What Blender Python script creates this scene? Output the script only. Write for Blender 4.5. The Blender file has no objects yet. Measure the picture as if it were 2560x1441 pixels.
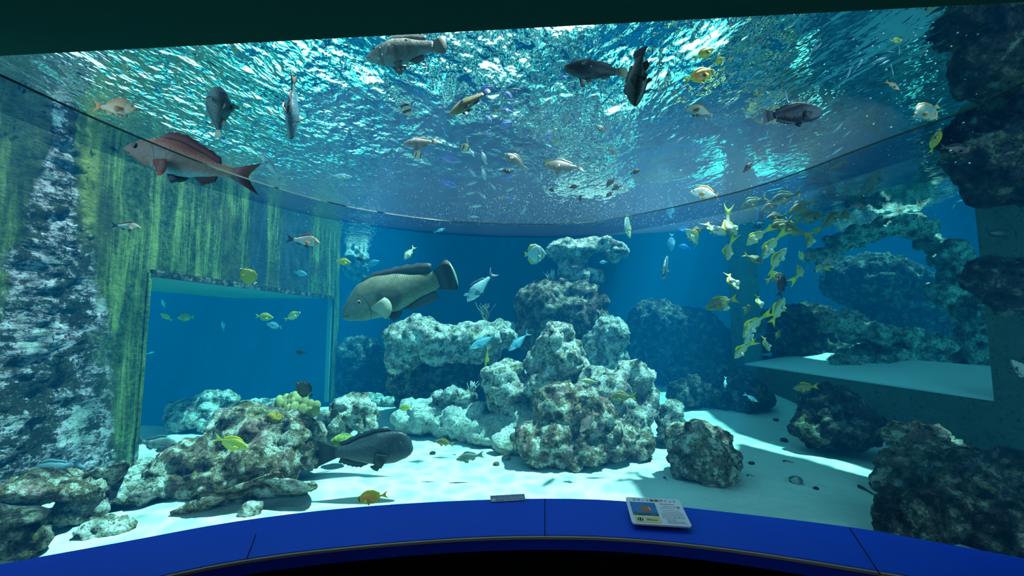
import bpy, bmesh, math, random
from mathutils import Vector, Matrix, noise
from math import radians, sin, cos, pi, sqrt, atan2

scene = bpy.context.scene
COL = scene.collection

# ------------------------------------------------------------------ camera
F_PX = 1000.0                      # focal length in pixels of the 2560 wide frame
PITCH = radians(4.85)
EYE = Vector((0.0, 0.0, 1.5))
cam_data = bpy.data.cameras.new('camera')
cam = bpy.data.objects.new('camera', cam_data)
COL.objects.link(cam)
cam.location = EYE
cam.rotation_euler = (pi / 2 + PITCH, 0, 0)
cam_data.sensor_width = 36.0
cam_data.lens = 36.0 * F_PX / 2560.0
cam_data.clip_start = 0.05
cam_data.clip_end = 200
scene.camera = cam

# ------------------------------------------------------------------ world, sun, exposure
SUN_DIR = Vector((-0.34, -0.05, -1.0)).normalized()
world = bpy.data.worlds.new('world')
scene.world = world
world.use_nodes = True
wn = world.node_tree
bg = wn.nodes['Background']
bg.inputs['Color'].default_value = (0.62, 0.84, 1.0, 1)
bg.inputs['Strength'].default_value = 2.0
# brighter hazy sky low down, as on a day of white cloud
_tc = wn.nodes.new('ShaderNodeTexCoord'); _sp = wn.nodes.new('ShaderNodeSeparateXYZ'); _mr = wn.nodes.new('ShaderNodeMapRange')
wn.links.new(_tc.outputs['Generated'], _sp.inputs[0]); wn.links.new(_sp.outputs[2], _mr.inputs[0])
for _i, _v in zip((1, 2, 3, 4), (0.60, 0.80, 5.0, 1.9)):
    _mr.inputs[_i].default_value = _v
wn.links.new(_mr.outputs[0], bg.inputs['Strength'])
sun_data = bpy.data.lights.new('sun', 'SUN')
sun_data.energy = 21.0
sun_data.angle = radians(1.3)
sun_data.color = (1.0, 0.98, 0.92)
sun = bpy.data.objects.new('sun', sun_data)
COL.objects.link(sun)
sun.rotation_euler = SUN_DIR.to_track_quat('-Z', 'Y').to_euler()
sun.location = (3, -4, 12)

vs = scene.view_settings
vs.view_transform = 'Standard'
vs.look = 'None'
vs.exposure = 0.0
vs.gamma = 1.0
vs.use_curve_mapping = False
cy = scene.cycles
cy.use_denoising = True
cy.adaptive_threshold = 0.015
cy.max_bounces = 7
cy.diffuse_bounces = 1
cy.glossy_bounces = 3
cy.transmission_bounces = 2
cy.volume_bounces = 0
cy.transparent_max_bounces = 16
cy.sample_clamp_indirect = 4.0
cy.sample_clamp_direct = 0.0
cy.caustics_reflective = False
cy.caustics_refractive = False

# ------------------------------------------------------------------ helpers
FWD = Vector((0, cos(PITCH), sin(PITCH)))
UPV = Vector((0, -sin(PITCH), cos(PITCH)))
RGT = Vector((1, 0, 0))

def ray(px, py):
    return RGT * ((px - 1280.0) / F_PX) + UPV * ((720.5 - py) / F_PX) + FWD

def at(px, py, Y):
    d = ray(px, py)
    return EYE + d * (Y / d.y)

def at_z(px, py, z):
    d = ray(px, py)
    return EYE + d * ((z - EYE.z) / d.z)

def tag(o, label=None, cat=None, group=None, kind=None):
    if label: o['label'] = label
    if cat: o['category'] = cat
    if group: o['group'] = group
    if kind: o['kind'] = kind
    return o

def link_mesh(name, me, mat=None, parent=None, smooth=True):
    o = bpy.data.objects.new(name, me)
    COL.objects.link(o)
    if mat is not None:
        for m in (mat if isinstance(mat, (list, tuple)) else [mat]):
            me.materials.append(m)
    if smooth:
        me.polygons.foreach_set('use_smooth', [True] * len(me.polygons))
    if parent is not None:
        o.parent = parent
    return o

def mesh_obj(name, verts, faces, mat=None, parent=None, smooth=False):
    me = bpy.data.meshes.new(name)
    me.from_pydata([tuple(v) for v in verts], [], faces)
    me.update()
    return link_mesh(name, me, mat, parent, smooth)

def bm_obj(name, bm, mat=None, parent=None, smooth=False):
    me = bpy.data.meshes.new(name)
    bm.to_mesh(me)
    bm.free()
    return link_mesh(name, me, mat, parent, smooth)

def box(bm, x0, x1, y0, y1, z0, z1):
    v = [bm.verts.new((x, y, z)) for z in (z0, z1) for y in (y0, y1) for x in (x0, x1)]
    for f in ((0, 2, 3, 1), (4, 5, 7, 6), (0, 1, 5, 4), (2, 6, 7, 3), (0, 4, 6, 2), (1, 3, 7, 5)):
        bm.faces.new([v[i] for i in f])

def prism(bm, poly, z0, z1):
    lo = [bm.verts.new((p[0], p[1], z0)) for p in poly]
    hi = [bm.verts.new((p[0], p[1], z1)) for p in poly]
    n = len(poly)
    bm.faces.new(lo[::-1]); bm.faces.new(hi)
    for i in range(n):
        bm.faces.new([lo[i], lo[(i + 1) % n], hi[(i + 1) % n], hi[i]])
    bmesh.ops.recalc_face_normals(bm, faces=bm.faces[:])

class NT:
    """small node-tree builder"""
    def __init__(self, name):
        self.m = bpy.data.materials.new(name)
        self.m.use_nodes = True
        self.t = self.m.node_tree
        self.t.nodes.clear()
        self.out = self.t.nodes.new('ShaderNodeOutputMaterial')
    def n(self, kind, **kw):
        nd = self.t.nodes.new(kind)
        for k, v in kw.items():
            if k.startswith('_'):
                setattr(nd, k[1:], v)
        for k, v in kw.items():
            if not k.startswith('_'):
                key = int(k[1:]) if k[0] == 'i' and k[1:].isdigit() else k.replace('__', ' ')
                self.set(nd.inputs[key], v)
        return nd
    def set(self, inp, v):
        if isinstance(v, bpy.types.NodeSocket):
            self.t.links.new(v, inp)
        elif isinstance(v, bpy.types.Node):
            self.t.links.new(v.outputs[0], inp)
        elif isinstance(v, (tuple, list)) and len(v) == 3 and inp.type == 'RGBA':
            inp.default_value = (*v, 1)
        else:
            inp.default_value = v
    def math(self, op, a, b=0.0, c=None, clamp=False):
        nd = self.n('ShaderNodeMath', _operation=op, _use_clamp=clamp)
        self.set(nd.inputs[0], a); self.set(nd.inputs[1], b)
        if c is not None: self.set(nd.inputs[2], c)
        return nd.outputs[0]
    def vmath(self, op, a, b):
        nd = self.n('ShaderNodeVectorMath', _operation=op)
        self.set(nd.inputs[0], a); self.set(nd.inputs[1], b)
        return nd.outputs[0]
    def mix(self, fac, a, b, blend='MIX'):
        nd = self.n('ShaderNodeMix', _data_type='RGBA', _blend_type=blend)
        self.set(nd.inputs[0], fac); self.set(nd.inputs[6], a); self.set(nd.inputs[7], b)
        return nd.outputs[2]
    def ramp(self, x, a, b, lo=0.0, hi=1.0, smooth=True):
        nd = self.n('ShaderNodeMapRange', _interpolation_type='SMOOTHSTEP' if smooth else 'LINEAR')
        self.set(nd.inputs[0], x)
        for i, v in zip((1, 2, 3, 4), (a, b, lo, hi)):
            self.set(nd.inputs[i], v)
        return nd.outputs[0]
    def noise(self, vec, scale, detail=3.0, rough=0.55, dist=0.0):
        nd = self.n('ShaderNodeTexNoise', Scale=scale, Detail=detail, Roughness=rough, Distortion=dist)
        if vec is not None: self.set(nd.inputs['Vector'], vec)
        return nd.outputs['Fac']
    def voro(self, vec, scale, feature='F1', rand=1.0, smooth=None):
        nd = self.n('ShaderNodeTexVoronoi', _feature=feature, Scale=scale, Randomness=rand)
        if vec is not None: self.set(nd.inputs['Vector'], vec)
        if smooth is not None and feature == 'SMOOTH_F1': nd.inputs['Smoothness'].default_value = smooth
        return nd.outputs['Distance']
    def bump(self, h, strength=0.5, dist=0.02, normal=None):
        nd = self.n('ShaderNodeBump', Strength=strength, Distance=dist)
        self.set(nd.inputs['Height'], h)
        if normal is not None: self.set(nd.inputs['Normal'], normal)
        return nd.outputs[0]
    def coord(self, which='Object'):
        return self.n('ShaderNodeTexCoord').outputs[which]
    def geo(self, which='Position'):
        return self.n('ShaderNodeNewGeometry').outputs[which]
    def sep(self, v):
        nd = self.n('ShaderNodeSeparateXYZ'); self.set(nd.inputs[0], v)
        return nd.outputs
    def comb(self, x, y, z):
        nd = self.n('ShaderNodeCombineXYZ')
        for i, v in enumerate((x, y, z)): self.set(nd.inputs[i], v)
        return nd.outputs[0]
    def pbr(self, color, rough=0.7, normal=None, spec=0.3, **kw):
        nd = self.n('ShaderNodeBsdfPrincipled')
        self.set(nd.inputs['Base Color'], color)
        self.set(nd.inputs['Roughness'], rough)
        self.set(nd.inputs['Specular IOR Level'], spec)
        if normal is not None: self.set(nd.inputs['Normal'], normal)
        for k, v in kw.items(): self.set(nd.inputs[k.replace('__', ' ')], v)
        self.t.links.new(nd.outputs[0], self.out.inputs['Surface'])
        return self.m
    def surface(self, sock):
        self.set(self.out.inputs['Surface'], sock)
        return self.m

def plain(name, color, rough=0.6, spec=0.3):
    return NT(name).pbr(color, rough, spec=spec)

# ------------------------------------------------------------------ setting materials
def mat_sand():
    k = NT('sand')
    p = k.geo()
    n1 = k.noise(p, 1.3, 4); n2 = k.noise(p, 60, 2)
    c = k.mix(n1, (0.44, 0.45, 0.40), (0.58, 0.58, 0.52))
    c = k.mix(k.ramp(n2, 0.62, 0.75), c, (0.42, 0.40, 0.35))
    h = k.math('ADD', k.math('MULTIPLY', n2, 0.15), k.noise(p, 9, 3))
    return k.pbr(c, 0.95, k.bump(h, 0.5, 0.04), 0.1)

def mat_rock(name, light=(0.62, 0.60, 0.52), mid=(0.30, 0.27, 0.20), dark=(0.04, 0.036, 0.032),
             tint=(0.30, 0.20, 0.22), cover=0.5, scale=1.0):
    k = NT(name)
    p = k.geo()
    n1 = k.noise(p, 2.3 * scale, 5, 0.62)
    n2 = k.noise(p, 9 * scale, 8, 0.70, 0.05)
    n3 = k.noise(k.vmath('ADD', p, (7.1, 3.3, 1.7)), 5 * scale, 4, 0.6)
    n4 = k.noise(k.vmath('ADD', p, (1.1, 9.3, 4.7)), 3.2 * scale, 3, 0.6)
    n5 = k.noise(k.vmath('ADD', p, (3.1, 2.3, 8.7)), 34 * scale, 5, 0.72, 0.1)
    v = k.voro(p, 24 * scale, 'F1')
    v2 = k.voro(k.vmath('ADD', p, (4.2, 1.1, 0.3)), 62 * scale, 'F1')
    c = k.mix(k.ramp(n2, cover - 0.05, cover + 0.05), mid, light)
    c = k.mix(k.math('MULTIPLY', k.ramp(n3, 0.52, 0.64), 0.7), c, tint)
    c = k.mix(k.math('MULTIPLY', k.ramp(n4, 0.60, 0.68), 0.5), c, (0.33, 0.32, 0.10))
    c = k.mix(k.ramp(n2, cover - 0.085, cover - 0.13), c, dark)  # darkest where the bump sinks: dark growth plus painted crevice shade
    c = k.mix(k.math('MULTIPLY', k.ramp(n5, 0.45, 0.38), 0.85), c, dark)
    pit = k.math('MULTIPLY', k.ramp(v2, 0.30, 0.16), k.ramp(n3, 0.62, 0.42))
    c = k.mix(k.math('MULTIPLY', pit, 0.85), c, dark)
    h = k.math('ADD', k.math('MULTIPLY', n2, 0.9), k.math('MULTIPLY', v, -0.28))
    h = k.math('ADD', h, k.math('ADD', k.math('MULTIPLY', n1, 0.5), k.math('MULTIPLY', n5, 0.55)))
    h = k.math('SUBTRACT', h, k.math('MULTIPLY', pit, 0.16))
    return k.pbr(c, 0.92, k.bump(h, 1.0, 0.12 / scale), 0.15)

def mat_algae_wall():
    """concrete overgrown with green algae, with a pale encrusted band down it (world coords: y along the wall)"""
    k = NT('algae_covered_concrete')
    p = k.geo()
    s = k.sep(p)
    streak = k.noise(k.comb(k.math('MULTIPLY', s[1], 8.0), 0.0, k.math('MULTIPLY', s[2], 0.45)), 1.0, 6, 0.72, 0.4)
    n2 = k.noise(p, 22, 6, 0.7)
    n3 = k.noise(p, 3.0, 4, 0.6)
    n6 = k.noise(p, 1.1, 3, 0.5)
    fine = k.noise(k.comb(s[0], k.math('MULTIPLY', s[1], 11.0), k.math('MULTIPLY', s[2], 34.0)), 1.0, 6, 0.75, 0.3)
    c = k.mix(k.ramp(n2, .35, .65), (0.012, 0.030, 0.008), (0.075, 0.115, 0.028))
    c = k.mix(k.ramp(streak, 0.47, 0.62), c, (0.20, 0.25, 0.065))
    c = k.mix(k.math('MULTIPLY', k.ramp(n6, .5, .68), .7), c, (0.05, 0.045, 0.015))
    c = k.mix(k.math('MULTIPLY', k.ramp(n2, 0.62, 0.70), 0.6), c, (0.24, 0.25, 0.12))
    shade_bands = k.math('ADD', k.math('MULTIPLY', k.ramp(s[1], 5.48, 5.58), k.ramp(s[1], 5.93, 5.86)), k.math('MULTIPLY', k.ramp(s[1], 6.2, 6.3), k.ramp(s[1], 7.25, 7.1)))
    c = k.mix(k.math('MULTIPLY', shade_bands, 0.93), c, (0.022, 0.045, 0.05))  # dark upright bands: areas of shade painted into the wall colour
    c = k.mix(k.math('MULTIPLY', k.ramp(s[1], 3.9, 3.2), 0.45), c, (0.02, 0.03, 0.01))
    zz = k.ramp(s[2], 2.9, 0.2, 0.0, 1.0, False)
    band = k.math('ABSOLUTE', k.math('SUBTRACT', s[1], k.math('ADD', 3.12, k.math('MULTIPLY', zz, 0.12))))
    w = k.math('ADD', 0.09, k.math('MULTIPLY', zz, 0.62))
    inb = k.math('ADD', k.math('DIVIDE', band, w), k.math('MULTIPLY', k.math('SUBTRACT', n3, 0.5), 1.7))
    m = k.ramp(inb, 1.05, 0.7)
    grain = k.noise(p, 34, 5, 0.75, 0.4)
    m2 = k.math('MULTIPLY', m, k.ramp(k.math('ADD', k.math('MULTIPLY', k.noise(p, 4.5, 6, 0.75), .75), k.math('MULTIPLY', fine, .3)), 0.50, 0.56))
    crust = k.mix(k.ramp(fine, 0.36, 0.62), (0.14, 0.05, 0.04), (0.76, 0.64, 0.72))
    crust = k.mix(k.ramp(grain, .5, .38), crust, (0.035, 0.022, 0.02))
    crust = k.mix(k.math('MULTIPLY', k.ramp(k.noise(p, 2.2, 3, .6), .52, .62), .7), crust, (0.42, 0.46, 0.40))
    c = k.mix(k.math('MULTIPLY', m, 0.8), c, (0.022, 0.020, 0.014))
    c = k.mix(k.math('MULTIPLY', m, k.math('MULTIPLY', k.ramp(grain, .55, .68), .8)), c, (0.24, 0.24, 0.15))
    c = k.mix(m2, c, crust)
    edge = k.math('ABSOLUTE', k.math('SUBTRACT', s[1], 3.36))
    c = k.mix(k.math('MULTIPLY', k.math('MULTIPLY', k.ramp(edge, .13, .03), k.ramp(s[2], 2.0, 2.6)), .8), c, (0.22, 0.22, 0.045))
    h = k.math('ADD', k.math('MULTIPLY', n2, 0.7), k.math('MULTIPLY', k.math('ADD', fine, k.math('MULTIPLY', grain, .5)), k.math('ADD', k.math('MULTIPLY', m, 0.9), 0.12)))
    return k.pbr(c, 0.9, k.bump(h, 1.0, 0.06), 0.15)

def mat_dim_wall():
    k = NT('stained_concrete')
    p = k.geo()
    n2 = k.noise(p, 5, 5, 0.65); n3 = k.noise(p, 25, 4, 0.6)
    c = k.mix(n2, (0.06, 0.085, 0.05), (0.16, 0.17, 0.12))
    c = k.mix(k.ramp(n3, 0.55, 0.7), c, (0.04, 0.05, 0.035))
    return k.pbr(c, 0.9, k.bump(n3, 0.6, 0.03), 0.15)

def mat_water_surface():
    """underside of a rippled water surface: mirror where light is totally reflected, clear elsewhere;
    a cell net painted into the clear colour stands in for caustic lines"""
    k = NT('rippled_water')
    p = k.geo()
    s = k.sep(p)
    q = k.comb(s[0], s[1], 0.0)
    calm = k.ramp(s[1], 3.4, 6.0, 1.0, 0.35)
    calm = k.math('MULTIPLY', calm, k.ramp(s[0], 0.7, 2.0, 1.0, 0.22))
    left = k.ramp(s[0], -0.6, -1.8)
    r1 = k.noise(k.comb(k.math('MULTIPLY', s[0], 1.25), k.math('MULTIPLY', s[1], 0.75), 0.0), 3.0, 2, 0.5, 0.7)
    r2 = k.noise(k.comb(k.math('MULTIPLY', s[0], 1.5), k.math('MULTIPLY', s[1], 0.8), 4.0), 11.0, 2, 0.5, 0.2)
    hgt = k.math('ADD', k.math('MULTIPLY', r1, calm), k.math('MULTIPLY', r2, k.math('MULTIPLY', calm, k.math('ADD', k.math('MULTIPLY', left, 0.35), 0.25))))
    nrm = k.bump(hgt, 0.8, 0.095)
    fr = k.n('ShaderNodeFresnel', IOR=1.333)
    k.set(fr.inputs['Normal'], nrm)
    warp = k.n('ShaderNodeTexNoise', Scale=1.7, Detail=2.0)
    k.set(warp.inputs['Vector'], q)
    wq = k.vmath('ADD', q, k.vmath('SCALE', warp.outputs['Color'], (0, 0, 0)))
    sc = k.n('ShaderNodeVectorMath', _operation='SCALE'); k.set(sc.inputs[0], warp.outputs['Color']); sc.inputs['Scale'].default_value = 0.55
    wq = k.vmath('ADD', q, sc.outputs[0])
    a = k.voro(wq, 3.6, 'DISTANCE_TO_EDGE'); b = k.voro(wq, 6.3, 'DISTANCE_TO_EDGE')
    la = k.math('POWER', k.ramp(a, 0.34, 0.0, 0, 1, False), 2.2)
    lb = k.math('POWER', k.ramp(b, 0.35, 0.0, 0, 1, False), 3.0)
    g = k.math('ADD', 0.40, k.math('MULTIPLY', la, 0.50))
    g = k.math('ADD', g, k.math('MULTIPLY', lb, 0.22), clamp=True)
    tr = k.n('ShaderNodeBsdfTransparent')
    k.set(tr.inputs[0], k.comb(g, g, g))  # caustic light net painted into the transmitted colour
    gl = k.n('ShaderNodeBsdfGlossy', Roughness=0.0, Color=(0.97, 0.99, 1.0))
    k.set(gl.inputs['Normal'], nrm)
    mx = k.n('ShaderNodeMixShader')
    k.set(mx.inputs[0], fr.outputs[0]); k.set(mx.inputs[1], tr.outputs[0]); k.set(mx.inputs[2], gl.outputs[0])
    return k.surface(mx.outputs[0])

def mat_water_body():
    k = NT('sea_water')
    sc = k.n('ShaderNodeVolumeScatter', Color=(0.0, 0.34, 0.86), Density=0.038, Anisotropy=0.0)
    ab = k.n('ShaderNodeVolumeAbsorption', Color=(0.0, 0.845, 0.905), Density=0.26)
    ad = k.n('ShaderNodeAddShader')
    k.set(ad.inputs[0], sc.outputs[0]); k.set(ad.inputs[1], ab.outputs[0])
    k.set(k.out.inputs['Volume'], ad.outputs[0])
    return k.m

def mat_clear(name, color):
    k = NT(name)
    tr = k.n('ShaderNodeBsdfTransparent', Color=color)
    return k.surface(tr.outputs[0])

M = {}
M['sand'] = mat_sand()
M['rock'] = mat_rock('reef_rock', light=(0.90, 0.88, 0.78), mid=(0.36, 0.33, 0.24))
M['rock_brown'] = mat_rock('encrusted_reef_rock', light=(0.78, 0.72, 0.58), mid=(0.24, 0.17, 0.10), tint=(0.30, 0.14, 0.14), cover=0.53)
M['rubble'] = mat_rock('pale_rubble', light=(0.92, 0.90, 0.82), mid=(0.66, 0.64, 0.54), dark=(0.16, 0.15, 0.12), tint=(0.60, 0.56, 0.48), cover=0.46)
M['rock_mid'] = mat_rock('painted_shade_rock', light=(0.46, 0.42, 0.33), mid=(0.13, 0.10, 0.065), dark=(0.02, 0.018, 0.015), tint=(0.16, 0.08, 0.08), cover=0.54)  # darker copy of the brown rock, shade painted into its colour
M['rock_dark'] = mat_rock('dark_rock', light=(0.33, 0.33, 0.25), mid=(0.065, 0.06, 0.042), dark=(0.008, 0.008, 0.008), tint=(0.06, 0.04, 0.04), cover=0.56)  # darkest rock copy; shade painted into its colour for the dim rocks
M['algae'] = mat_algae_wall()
M['dim'] = mat_dim_wall()
M['outer'] = None
M['surface'] = mat_water_surface()
M['water'] = mat_water_body()
M['acrylic'] = mat_clear('clear_acrylic', (0.97, 0.99, 0.99))
M['acrylic_edge'] = mat_clear('acrylic_edge', (0.42, 0.66, 0.80))
M['blue'] = None

# ------------------------------------------------------------------ the viewing bay
FLOOR_Z = 0.08       # level of the sand
SILL_Z = 0.75
ROOF_Z = 2.10        # clear roof of the bay
WATER_Z = 3.25

inner_px = [(-500, 1530), (-250, 1467), (0, 1412), (300, 1357), (600, 1303), (900, 1268), (1220, 1250), (1500, 1250), (1780, 1277),
            (2120, 1318), (2340, 1356), (2560, 1397), (2800, 1447), (3050, 1505)]
outer_px = [(-500, 1800), (-250, 1660), (0, 1560), (300, 1465), (600, 1400), (900, 1363), (1220, 1341), (1500, 1341), (1780, 1365),
            (2120, 1415), (2340, 1455), (2560, 1525), (2800, 1640), (3050, 1790)]
joint_px = [(-300, 20), (-150, 105), (0, 185), (330, 335), (600, 440), (860, 514), (1100, 550), (1300, 560), (1500, 552),
            (1850, 478), (2200, 352), (2400, 280), (2560, 205), (2720, 125), (2900, 30)]

def smooth_curve(pts, n):
    """Catmull-Rom through the points, n samples"""
    out = []
    m = len(pts) - 1
    for i in range(n):
        t = i / (n - 1) * m
        k = min(int(t), m - 1); u = t - k
        p0 = pts[max(k - 1, 0)]; p1 = pts[k]; p2 = pts[k + 1]; p3 = pts[min(k + 2, m)]
        out.append(0.5 * ((2 * p1) + (p2 - p0) * u + (2 * p0 - 5 * p1 + 4 * p2 - p3) * u * u + (3 * p1 - p0 - 3 * p2 + p3) * u ** 3))
    return out

NC = 57
SILL_IN = smooth_curve([at_z(x, y, SILL_Z) for x, y in inner_px], NC)
SILL_OUT = smooth_curve([at_z(x, y, SILL_Z) for x, y in outer_px], NC)
JOINT = smooth_curve([at_z(x, y, ROOF_Z) for x, y in joint_px], NC)

def mat_blue():
    k = NT('blue_painted_sill')
    p = k.geo()
    n = k.noise(p, 3, 3)
    c = k.mix(n, (0.0, 0.050, 0.62), (0.001, 0.060, 0.70))
    return k.pbr(c, 0.5, spec=0.25)
M['blue'] = mat_blue()
M['outer'] = plain('dark_tank_wall', (0.02, 0.03, 0.035), 0.95, 0.05)
M['black'] = plain('black_paint', (0.004, 0.004, 0.004), 0.9, 0.05)
M['ceiling'] = plain('dark_green_ceiling', (0.012, 0.10, 0.095), 0.9, 0.05)
M['edge'] = plain('worn_metal_edge', (0.42, 0.34, 0.30), 0.5, 0.4)
M['shade_slab'] = plain('shade_slab_concrete', (0.25, 0.25, 0.24), 0.9, 0.1)
M['soffit'] = plain('pale_teal_soffit', (0.20, 0.30, 0.26), 0.9, 0.1)
M['ledge'] = plain('pale_ledge', (0.70, 0.74, 0.70), 0.9, 0.1)
M['pier'] = plain('blue_grey_pier', (0.22, 0.30, 0.30), 0.9, 0.1)
M['seam'] = plain('dark_seam', (0.0, 0.01, 0.06), 0.8, 0.1)

def ribbon(name, a, b, mat, smooth=False):
    n = len(a)
    return mesh_obj(name, list(a) + list(b), [(i, i + 1, n + i + 1, n + i) for i in range(n - 1)], mat, smooth=smooth)

# sill: a solid curved shelf
def solid_ribbon(name, a, b, drop, mat):
    n = len(a)
    d = Vector((0, 0, -drop))
    v = list(a) + list(b) + [p + d for p in a] + [p + d for p in b]
    f = []
    for i in range(n - 1):
        f += [(i, i + 1, n + i + 1, n + i), (2 * n + i, 3 * n + i, 3 * n + i + 1, 2 * n + i + 1),
              (i, 2 * n + i, 2 * n + i + 1, i + 1), (n + i, n + i + 1, 3 * n + i + 1, 3 * n + i)]
    f += [(0, n, 3 * n, 2 * n), (n - 1, 3 * n - 1, 4 * n - 1, 2 * n - 1)]
    o = mesh_obj(name, v, f, mat)
    return o

trim_sill = tag(solid_ribbon('trim_1', SILL_OUT, SILL_IN, 0.05, M['blue']), 'wide curved blue sill below the acrylic window', 'sill', kind='structure')
# worn metal nosing along the sill's outer edge
nose_a = [p + Vector((0, 0, -0.002)) for p in SILL_OUT]
nose_b = [Vector((p.x * 1.0, p.y - 0.006, p.z - 0.004)) for p in SILL_OUT]
edge = solid_ribbon('trim_2', nose_b, nose_a, 0.008, M['edge'])
tag(edge, 'thin worn edge strip along the blue sill', 'trim', kind='structure')
# panel seams across the sill
for px0, py0, px1, py1 in ((640, 1336, 617, 1397), (1362, 1248, 1362, 1338), (2124, 1320, 2200, 1436)):
    a = at_z(px0, py0, SILL_Z + 0.0015); b = at_z(px1, py1, SILL_Z + 0.0015)
    w = Vector((0.0015, 0, 0)); dn = Vector((0, 0, -0.002))
    s = mesh_obj('seam', [a - w, a + w, b + w, b - w, a - w + dn, a + w + dn, b + w + dn, b - w + dn],
                 [(0, 1, 2, 3), (7, 6, 5, 4), (0, 4, 5, 1), (2, 6, 7, 3), (1, 5, 6, 2), (0, 3, 7, 4)], M['seam'], parent=trim_sill)

# front wall below the sill
tag(ribbon('wall_front', [p + Vector((0, 0.004, -0.03)) for p in SILL_OUT], [Vector((p.x, p.y + 0.004, 0.0)) for p in SILL_OUT], M['black']),
    'black wall under the blue sill', 'wall', kind='structure')

# clear acrylic: curved upright pane, and the flat roof pane over the bay
GLASS_TOP = [p + Vector((0, 0, 0)) for p in JOINT]
tag(ribbon('window_1', SILL_IN, GLASS_TOP, M['acrylic'], True), 'large curved clear acrylic window of the aquarium tank', 'window', kind='structure')
BEAM_A = at_z(-700, 177, ROOF_Z - 0.01); BEAM_B = at_z(3300, -34, ROOF_Z - 0.01)
bm = bmesh.new()
vs_ = [bm.verts.new(p) for p in JOINT]
e0 = bm.verts.new((BEAM_A.x, BEAM_A.y - 0.02, ROOF_Z)); e1 = bm.verts.new((BEAM_B.x, BEAM_B.y - 0.02, ROOF_Z))
bm.faces.new(vs_ + [e1, e0])
tag(bm_obj('window_2', bm, M['acrylic']), 'flat clear acrylic roof pane above the viewing bay', 'window', kind='structure')
# the thick edge of the roof pane, seen as a darker band under the joint
cen = Vector((0.0, 0.6, ROOF_Z))
band_lo = []
for i, p in enumerate(JOINT):
    t = i / (NC - 1)
    k = 0.075 + 0.02 * cos((t - 0.5) * pi)
    g = SILL_IN[i] - p
    band_lo.append(p + g * (k / -g.z))
tag(ribbon('trim_3', JOINT, band_lo, M['acrylic_edge'], True), 'darker bonded edge band along the top of the curved acrylic', 'trim', kind='structure')
bright = [p + (b - p) * 0.06 for p, b in zip(JOINT, band_lo)]
M['bead'] = plain('pale_bead', (0.05, 0.12, 0.13), 0.4, 0.3)
tag(ribbon('trim_4', [p + Vector((0, -0.002, 0.001)) for p in JOINT], [p + Vector((0, -0.003, 0)) for p in bright], M['bead'], True),
    'thin pale bead where the acrylic panes join', 'trim', kind='structure')

# ceiling of the bay with the building above it
bm = bmesh.new()
prism(bm, [(BEAM_A.x, BEAM_A.y), (BEAM_B.x, BEAM_B.y), (BEAM_B.x, -4.0), (BEAM_A.x, -4.0)], ROOF_Z - 0.01, 4.8)
tag(bm_obj('ceiling', bm, M['ceiling']), 'dark green ceiling beam over the viewing bay', 'ceiling', kind='structure')
bm = bmesh.new()
box(bm, -4.5, 4.5, -4.0, 2.2, -0.2, 0.0)
tag(bm_obj('floor', bm, M['black']), 'dark floor of the viewing bay', 'floor', kind='structure')
for nm, i in (('wall_west', 0), ('wall_east', NC - 1)):
    a, b, c = SILL_IN[i], JOINT[i], SILL_OUT[i]
    s = -1 if i == 0 else 1
    v = [Vector((a.x, a.y, 0)), a, b, Vector((b.x, b.y, ROOF_Z)), Vector((a.x + s * 0.3, -4, ROOF_Z)), Vector((a.x + s * 0.3, -4, 0))]
    o = [p + Vector((s * 0.15, 0, 0)) for p in v]
    f = [(0, 1, 2, 3, 4, 5), (11, 10, 9, 8, 7, 6)] + [(j, j + 6, (j + 1) % 6 + 6, (j + 1) % 6) for j in range(6)]
    tag(mesh_obj(nm, v + o, f, M['black']), 'black side wall of the viewing bay', 'wall', kind='structure')
bm = bmesh.new()
box(bm, -3.5, 3.5, -4.15, -4.0, 0.0, ROOF_Z)
tag(bm_obj('wall_south', bm, M['black']), 'black back wall of the viewing bay', 'wall', kind='structure')

# ------------------------------------------------------------------ the tank
def fbm(x, y, z=0.0, oct=4, s=1.0):
    v = 0.0; a = 0.5; f = s
    for _ in range(oct):
        v += a * noise.noise(Vector((x * f, y * f, z * f))); a *= 0.5; f *= 2.03
    return v

def grid(name, x0, x1, y0, y1, step, zf, mat, flip=False):
    nx = int((x1 - x0) / step) + 1; ny = int((y1 - y0) / step) + 1
    v = []
    for j in range(ny):
        for i in range(nx):
            x = x0 + (x1 - x0) * i / (nx - 1); y = y0 + (y1 - y0) * j / (ny - 1)
            v.append((x, y, zf(x, y)))
    f = [(j * nx + i, j * nx + i + 1, (j + 1) * nx + i + 1, (j + 1) * nx + i) for j in range(ny - 1) for i in range(nx - 1)]
    return mesh_obj(name, v, f, mat, smooth=True)

def sand_z(x, y):
    z = FLOOR_Z + 0.10 * fbm(x, y, 3.3, 3, 0.5) + 0.012 * noise.noise(Vector((x * 3, y * 4, 0)))
    z += 0.012 * sin(y * 9 + 2.0 * noise.noise(Vector((x, y, 1)))) * max(0.0, min(1.0, (6 - y) / 3))
    z -= 1.1 * max(0.0, min(1.0, (y - 6.9) / 2.2)) * max(0.0, min(1.0, (2.6 - x) / 1.0))
    z -= 1.6 * max(0.0, min(1.0, (y - 5.7) / 1.2)) * max(0.0, min(1.0, (-3.9 - x) / .8))
    if x > 2.2 and y > 5.2:                                  # the sand climbs towards the far right
        z += 0.22 * min(1.0, (y - 5.2) / 1.6) * min(1.0, (x - 2.2) / 1.2)
    return z
tag(grid('sand_bed', -11.8, 11.8, 1.0, 12.8, 0.13, sand_z, M['sand']), 'pale sand bed of the tank', 'sand', kind='structure')

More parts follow.
